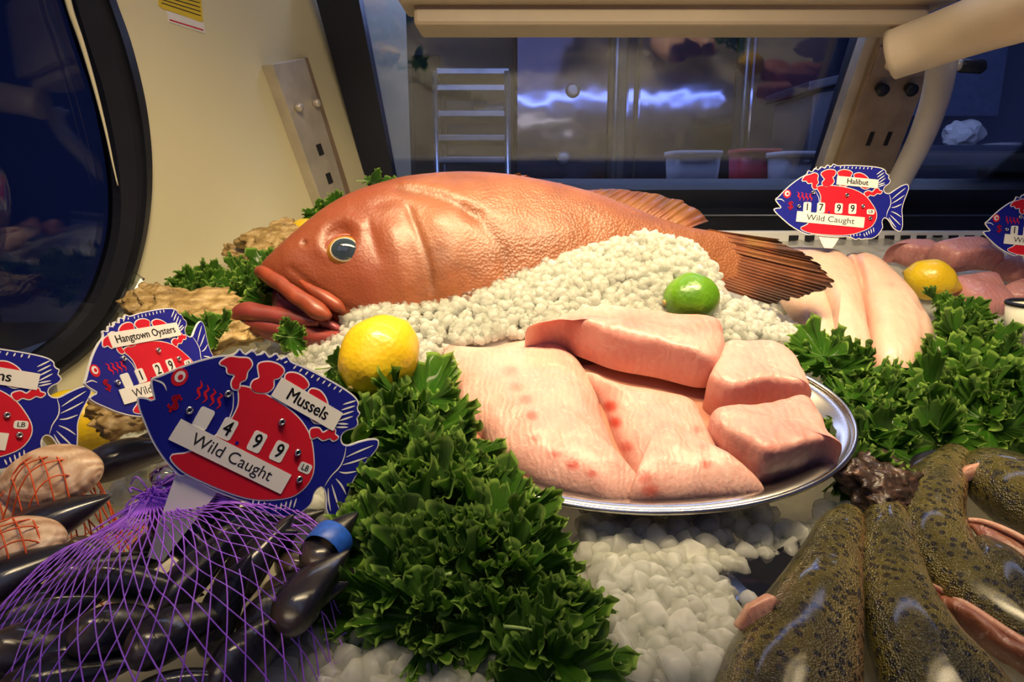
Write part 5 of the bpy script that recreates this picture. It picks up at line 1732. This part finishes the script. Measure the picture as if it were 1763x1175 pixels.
    for x_, dgt in zip((300, 378, 478, 556), digits):
        rrect('digit_window', (x_, 256), 44, 52, 0.0003, 0.0009, M['white_plastic'])
        if dgt != ' ':
            text('digit', dgt, (x_, 256), 56, 0.00105, M['ink'], 0, 0.012, 0.9)
    disc('decimal_point', (424, 278), 5, 0.0007, 0.0009, M['blue_ink'], 14)
    rrect('unit_window', (660, 268), 44, 26, 0.0003, 0.0009, M['white_plastic'])
    text('unit_text', 'LB', (660, 268), 24, 0.00105, M['ink'], 0, 0.01)
    text('dollar_mark', '$', (206, 250), 60, 0.0006, M['red_ink'], 0, 0.012)
    for c in ((327, 180), (252, 252), (518, 187), (613, 240), (660, 300)):
        th = np.linspace(0, 2 * np.pi, 20, endpoint=False)
        pr = [(0.5, 0.0022), (5, 0.0022), (6, 0.0028), (9, 0.0028), (11, 0.0018), (11, 0.0003)]
        V = np.array([[w2((c[0] + r_ * math.cos(t_), c[1] + r_ * math.sin(t_) / 1.1), n_) for t_ in th] for r_, n_ in pr])
        rv = obj('rivet', V.reshape(-1, 3), grid_faces(len(pr), 20), M['rivet'], root)
        V = np.array([[w2((c[0] + r_ * math.cos(t_), c[1] + r_ * math.sin(t_) / 1.1), 0.0023) for t_ in th] for r_ in (0.2, 4.6)])
        obj('rivet_hole', V.reshape(-1, 3), grid_faces(2, 20), M['ink'], rv) if False else obj('rivet_hole', V.reshape(-1, 3), grid_faces(2, 20), M['ink'], root)
    x0, x1, y0, y1 = name_rect
    nrot = R(3)
    rrect('name_label', ((x0 + x1) / 2, (y0 + y1) / 2), x1 - x0, y1 - y0, 0.0009, 0.0013, M['label_paper'], -nrot, 2)
    text('name_text', name_text, ((x0 + x1) / 2, (y0 + y1) / 2), nsize, 0.00142, M['ink'], -nrot, 0.013)
    rrect('origin_label', (435, 314), 386, 54, 0.0009, 0.0013, M['label_paper'], -nrot, 2)
    text('origin_text', lab_txt, (435, 314), 46, 0.00142, M['ink'], -nrot, 0.0, 1.15)
    return root

def frame(px, py, d, px2, py2, d2, tilt, size, tall=1.0):
    """sign centre at pixel (px,py,d); its length axis points to pixel (px2,py2,d2); tilt leans the top back; size = metres over the whole length"""
    c = P(px, py, d)
    ex = unit(P(px2, py2, d2) - c)
    view = unit(CAM - c)
    up0 = unit(np.cross(ex, -view))
    if up0[2] < 0: up0 = -up0
    nrm = np.cross(ex, up0)
    if np.dot(nrm, view) < 0: nrm = -nrm
    ca_, sa = math.cos(tilt), math.sin(tilt)
    up = up0 * ca_ - nrm * sa
    nn = nrm * ca_ + up0 * sa
    k = size / 756.0
    return lambda x, y, n: c + ex * (x * k) + up * (y * k * tall) + nn * n
make_sign('Mussels', ' 499', frame(460, 741, 0.465, 620, 813, 0.505, R(0), 0.162, 1.14), 'blue and red fish-shaped price sign reading Mussels', name_rect=(448, 690, 92, 146), nsize=50, stake_len=190, stake_dx=-60)
make_sign('Hangtown Oysters', ' 129', frame(268, 621, 0.56, 366, 590, 0.635, R(2), 0.152), 'blue and red fish-shaped price sign reading Hangtown Oysters', name_rect=(300, 690, 92, 146), nsize=44, stake_len=190)
make_sign('Clams', ' 899', frame(-62, 698, 0.52, 90, 710, 0.565, R(2), 0.172), 'blue and red fish-shaped price sign reading Clams, at the left edge', name_rect=(400, 690, 92, 146), nsize=50, stake_len=190)
make_sign('Halibut', '1799', frame(1448, 347, 0.92, 1560, 351, 0.92, R(8), 0.180), 'blue and red fish-shaped price sign reading Halibut', nsize=42, stake_len=60)
make_sign('Mahi', '1299', frame(1800, 388, 0.98, 1900, 392, 0.98, R(6), 0.176), 'fish-shaped price sign cut off by the right edge, above the rosy chunks', nsize=42, stake_len=60)
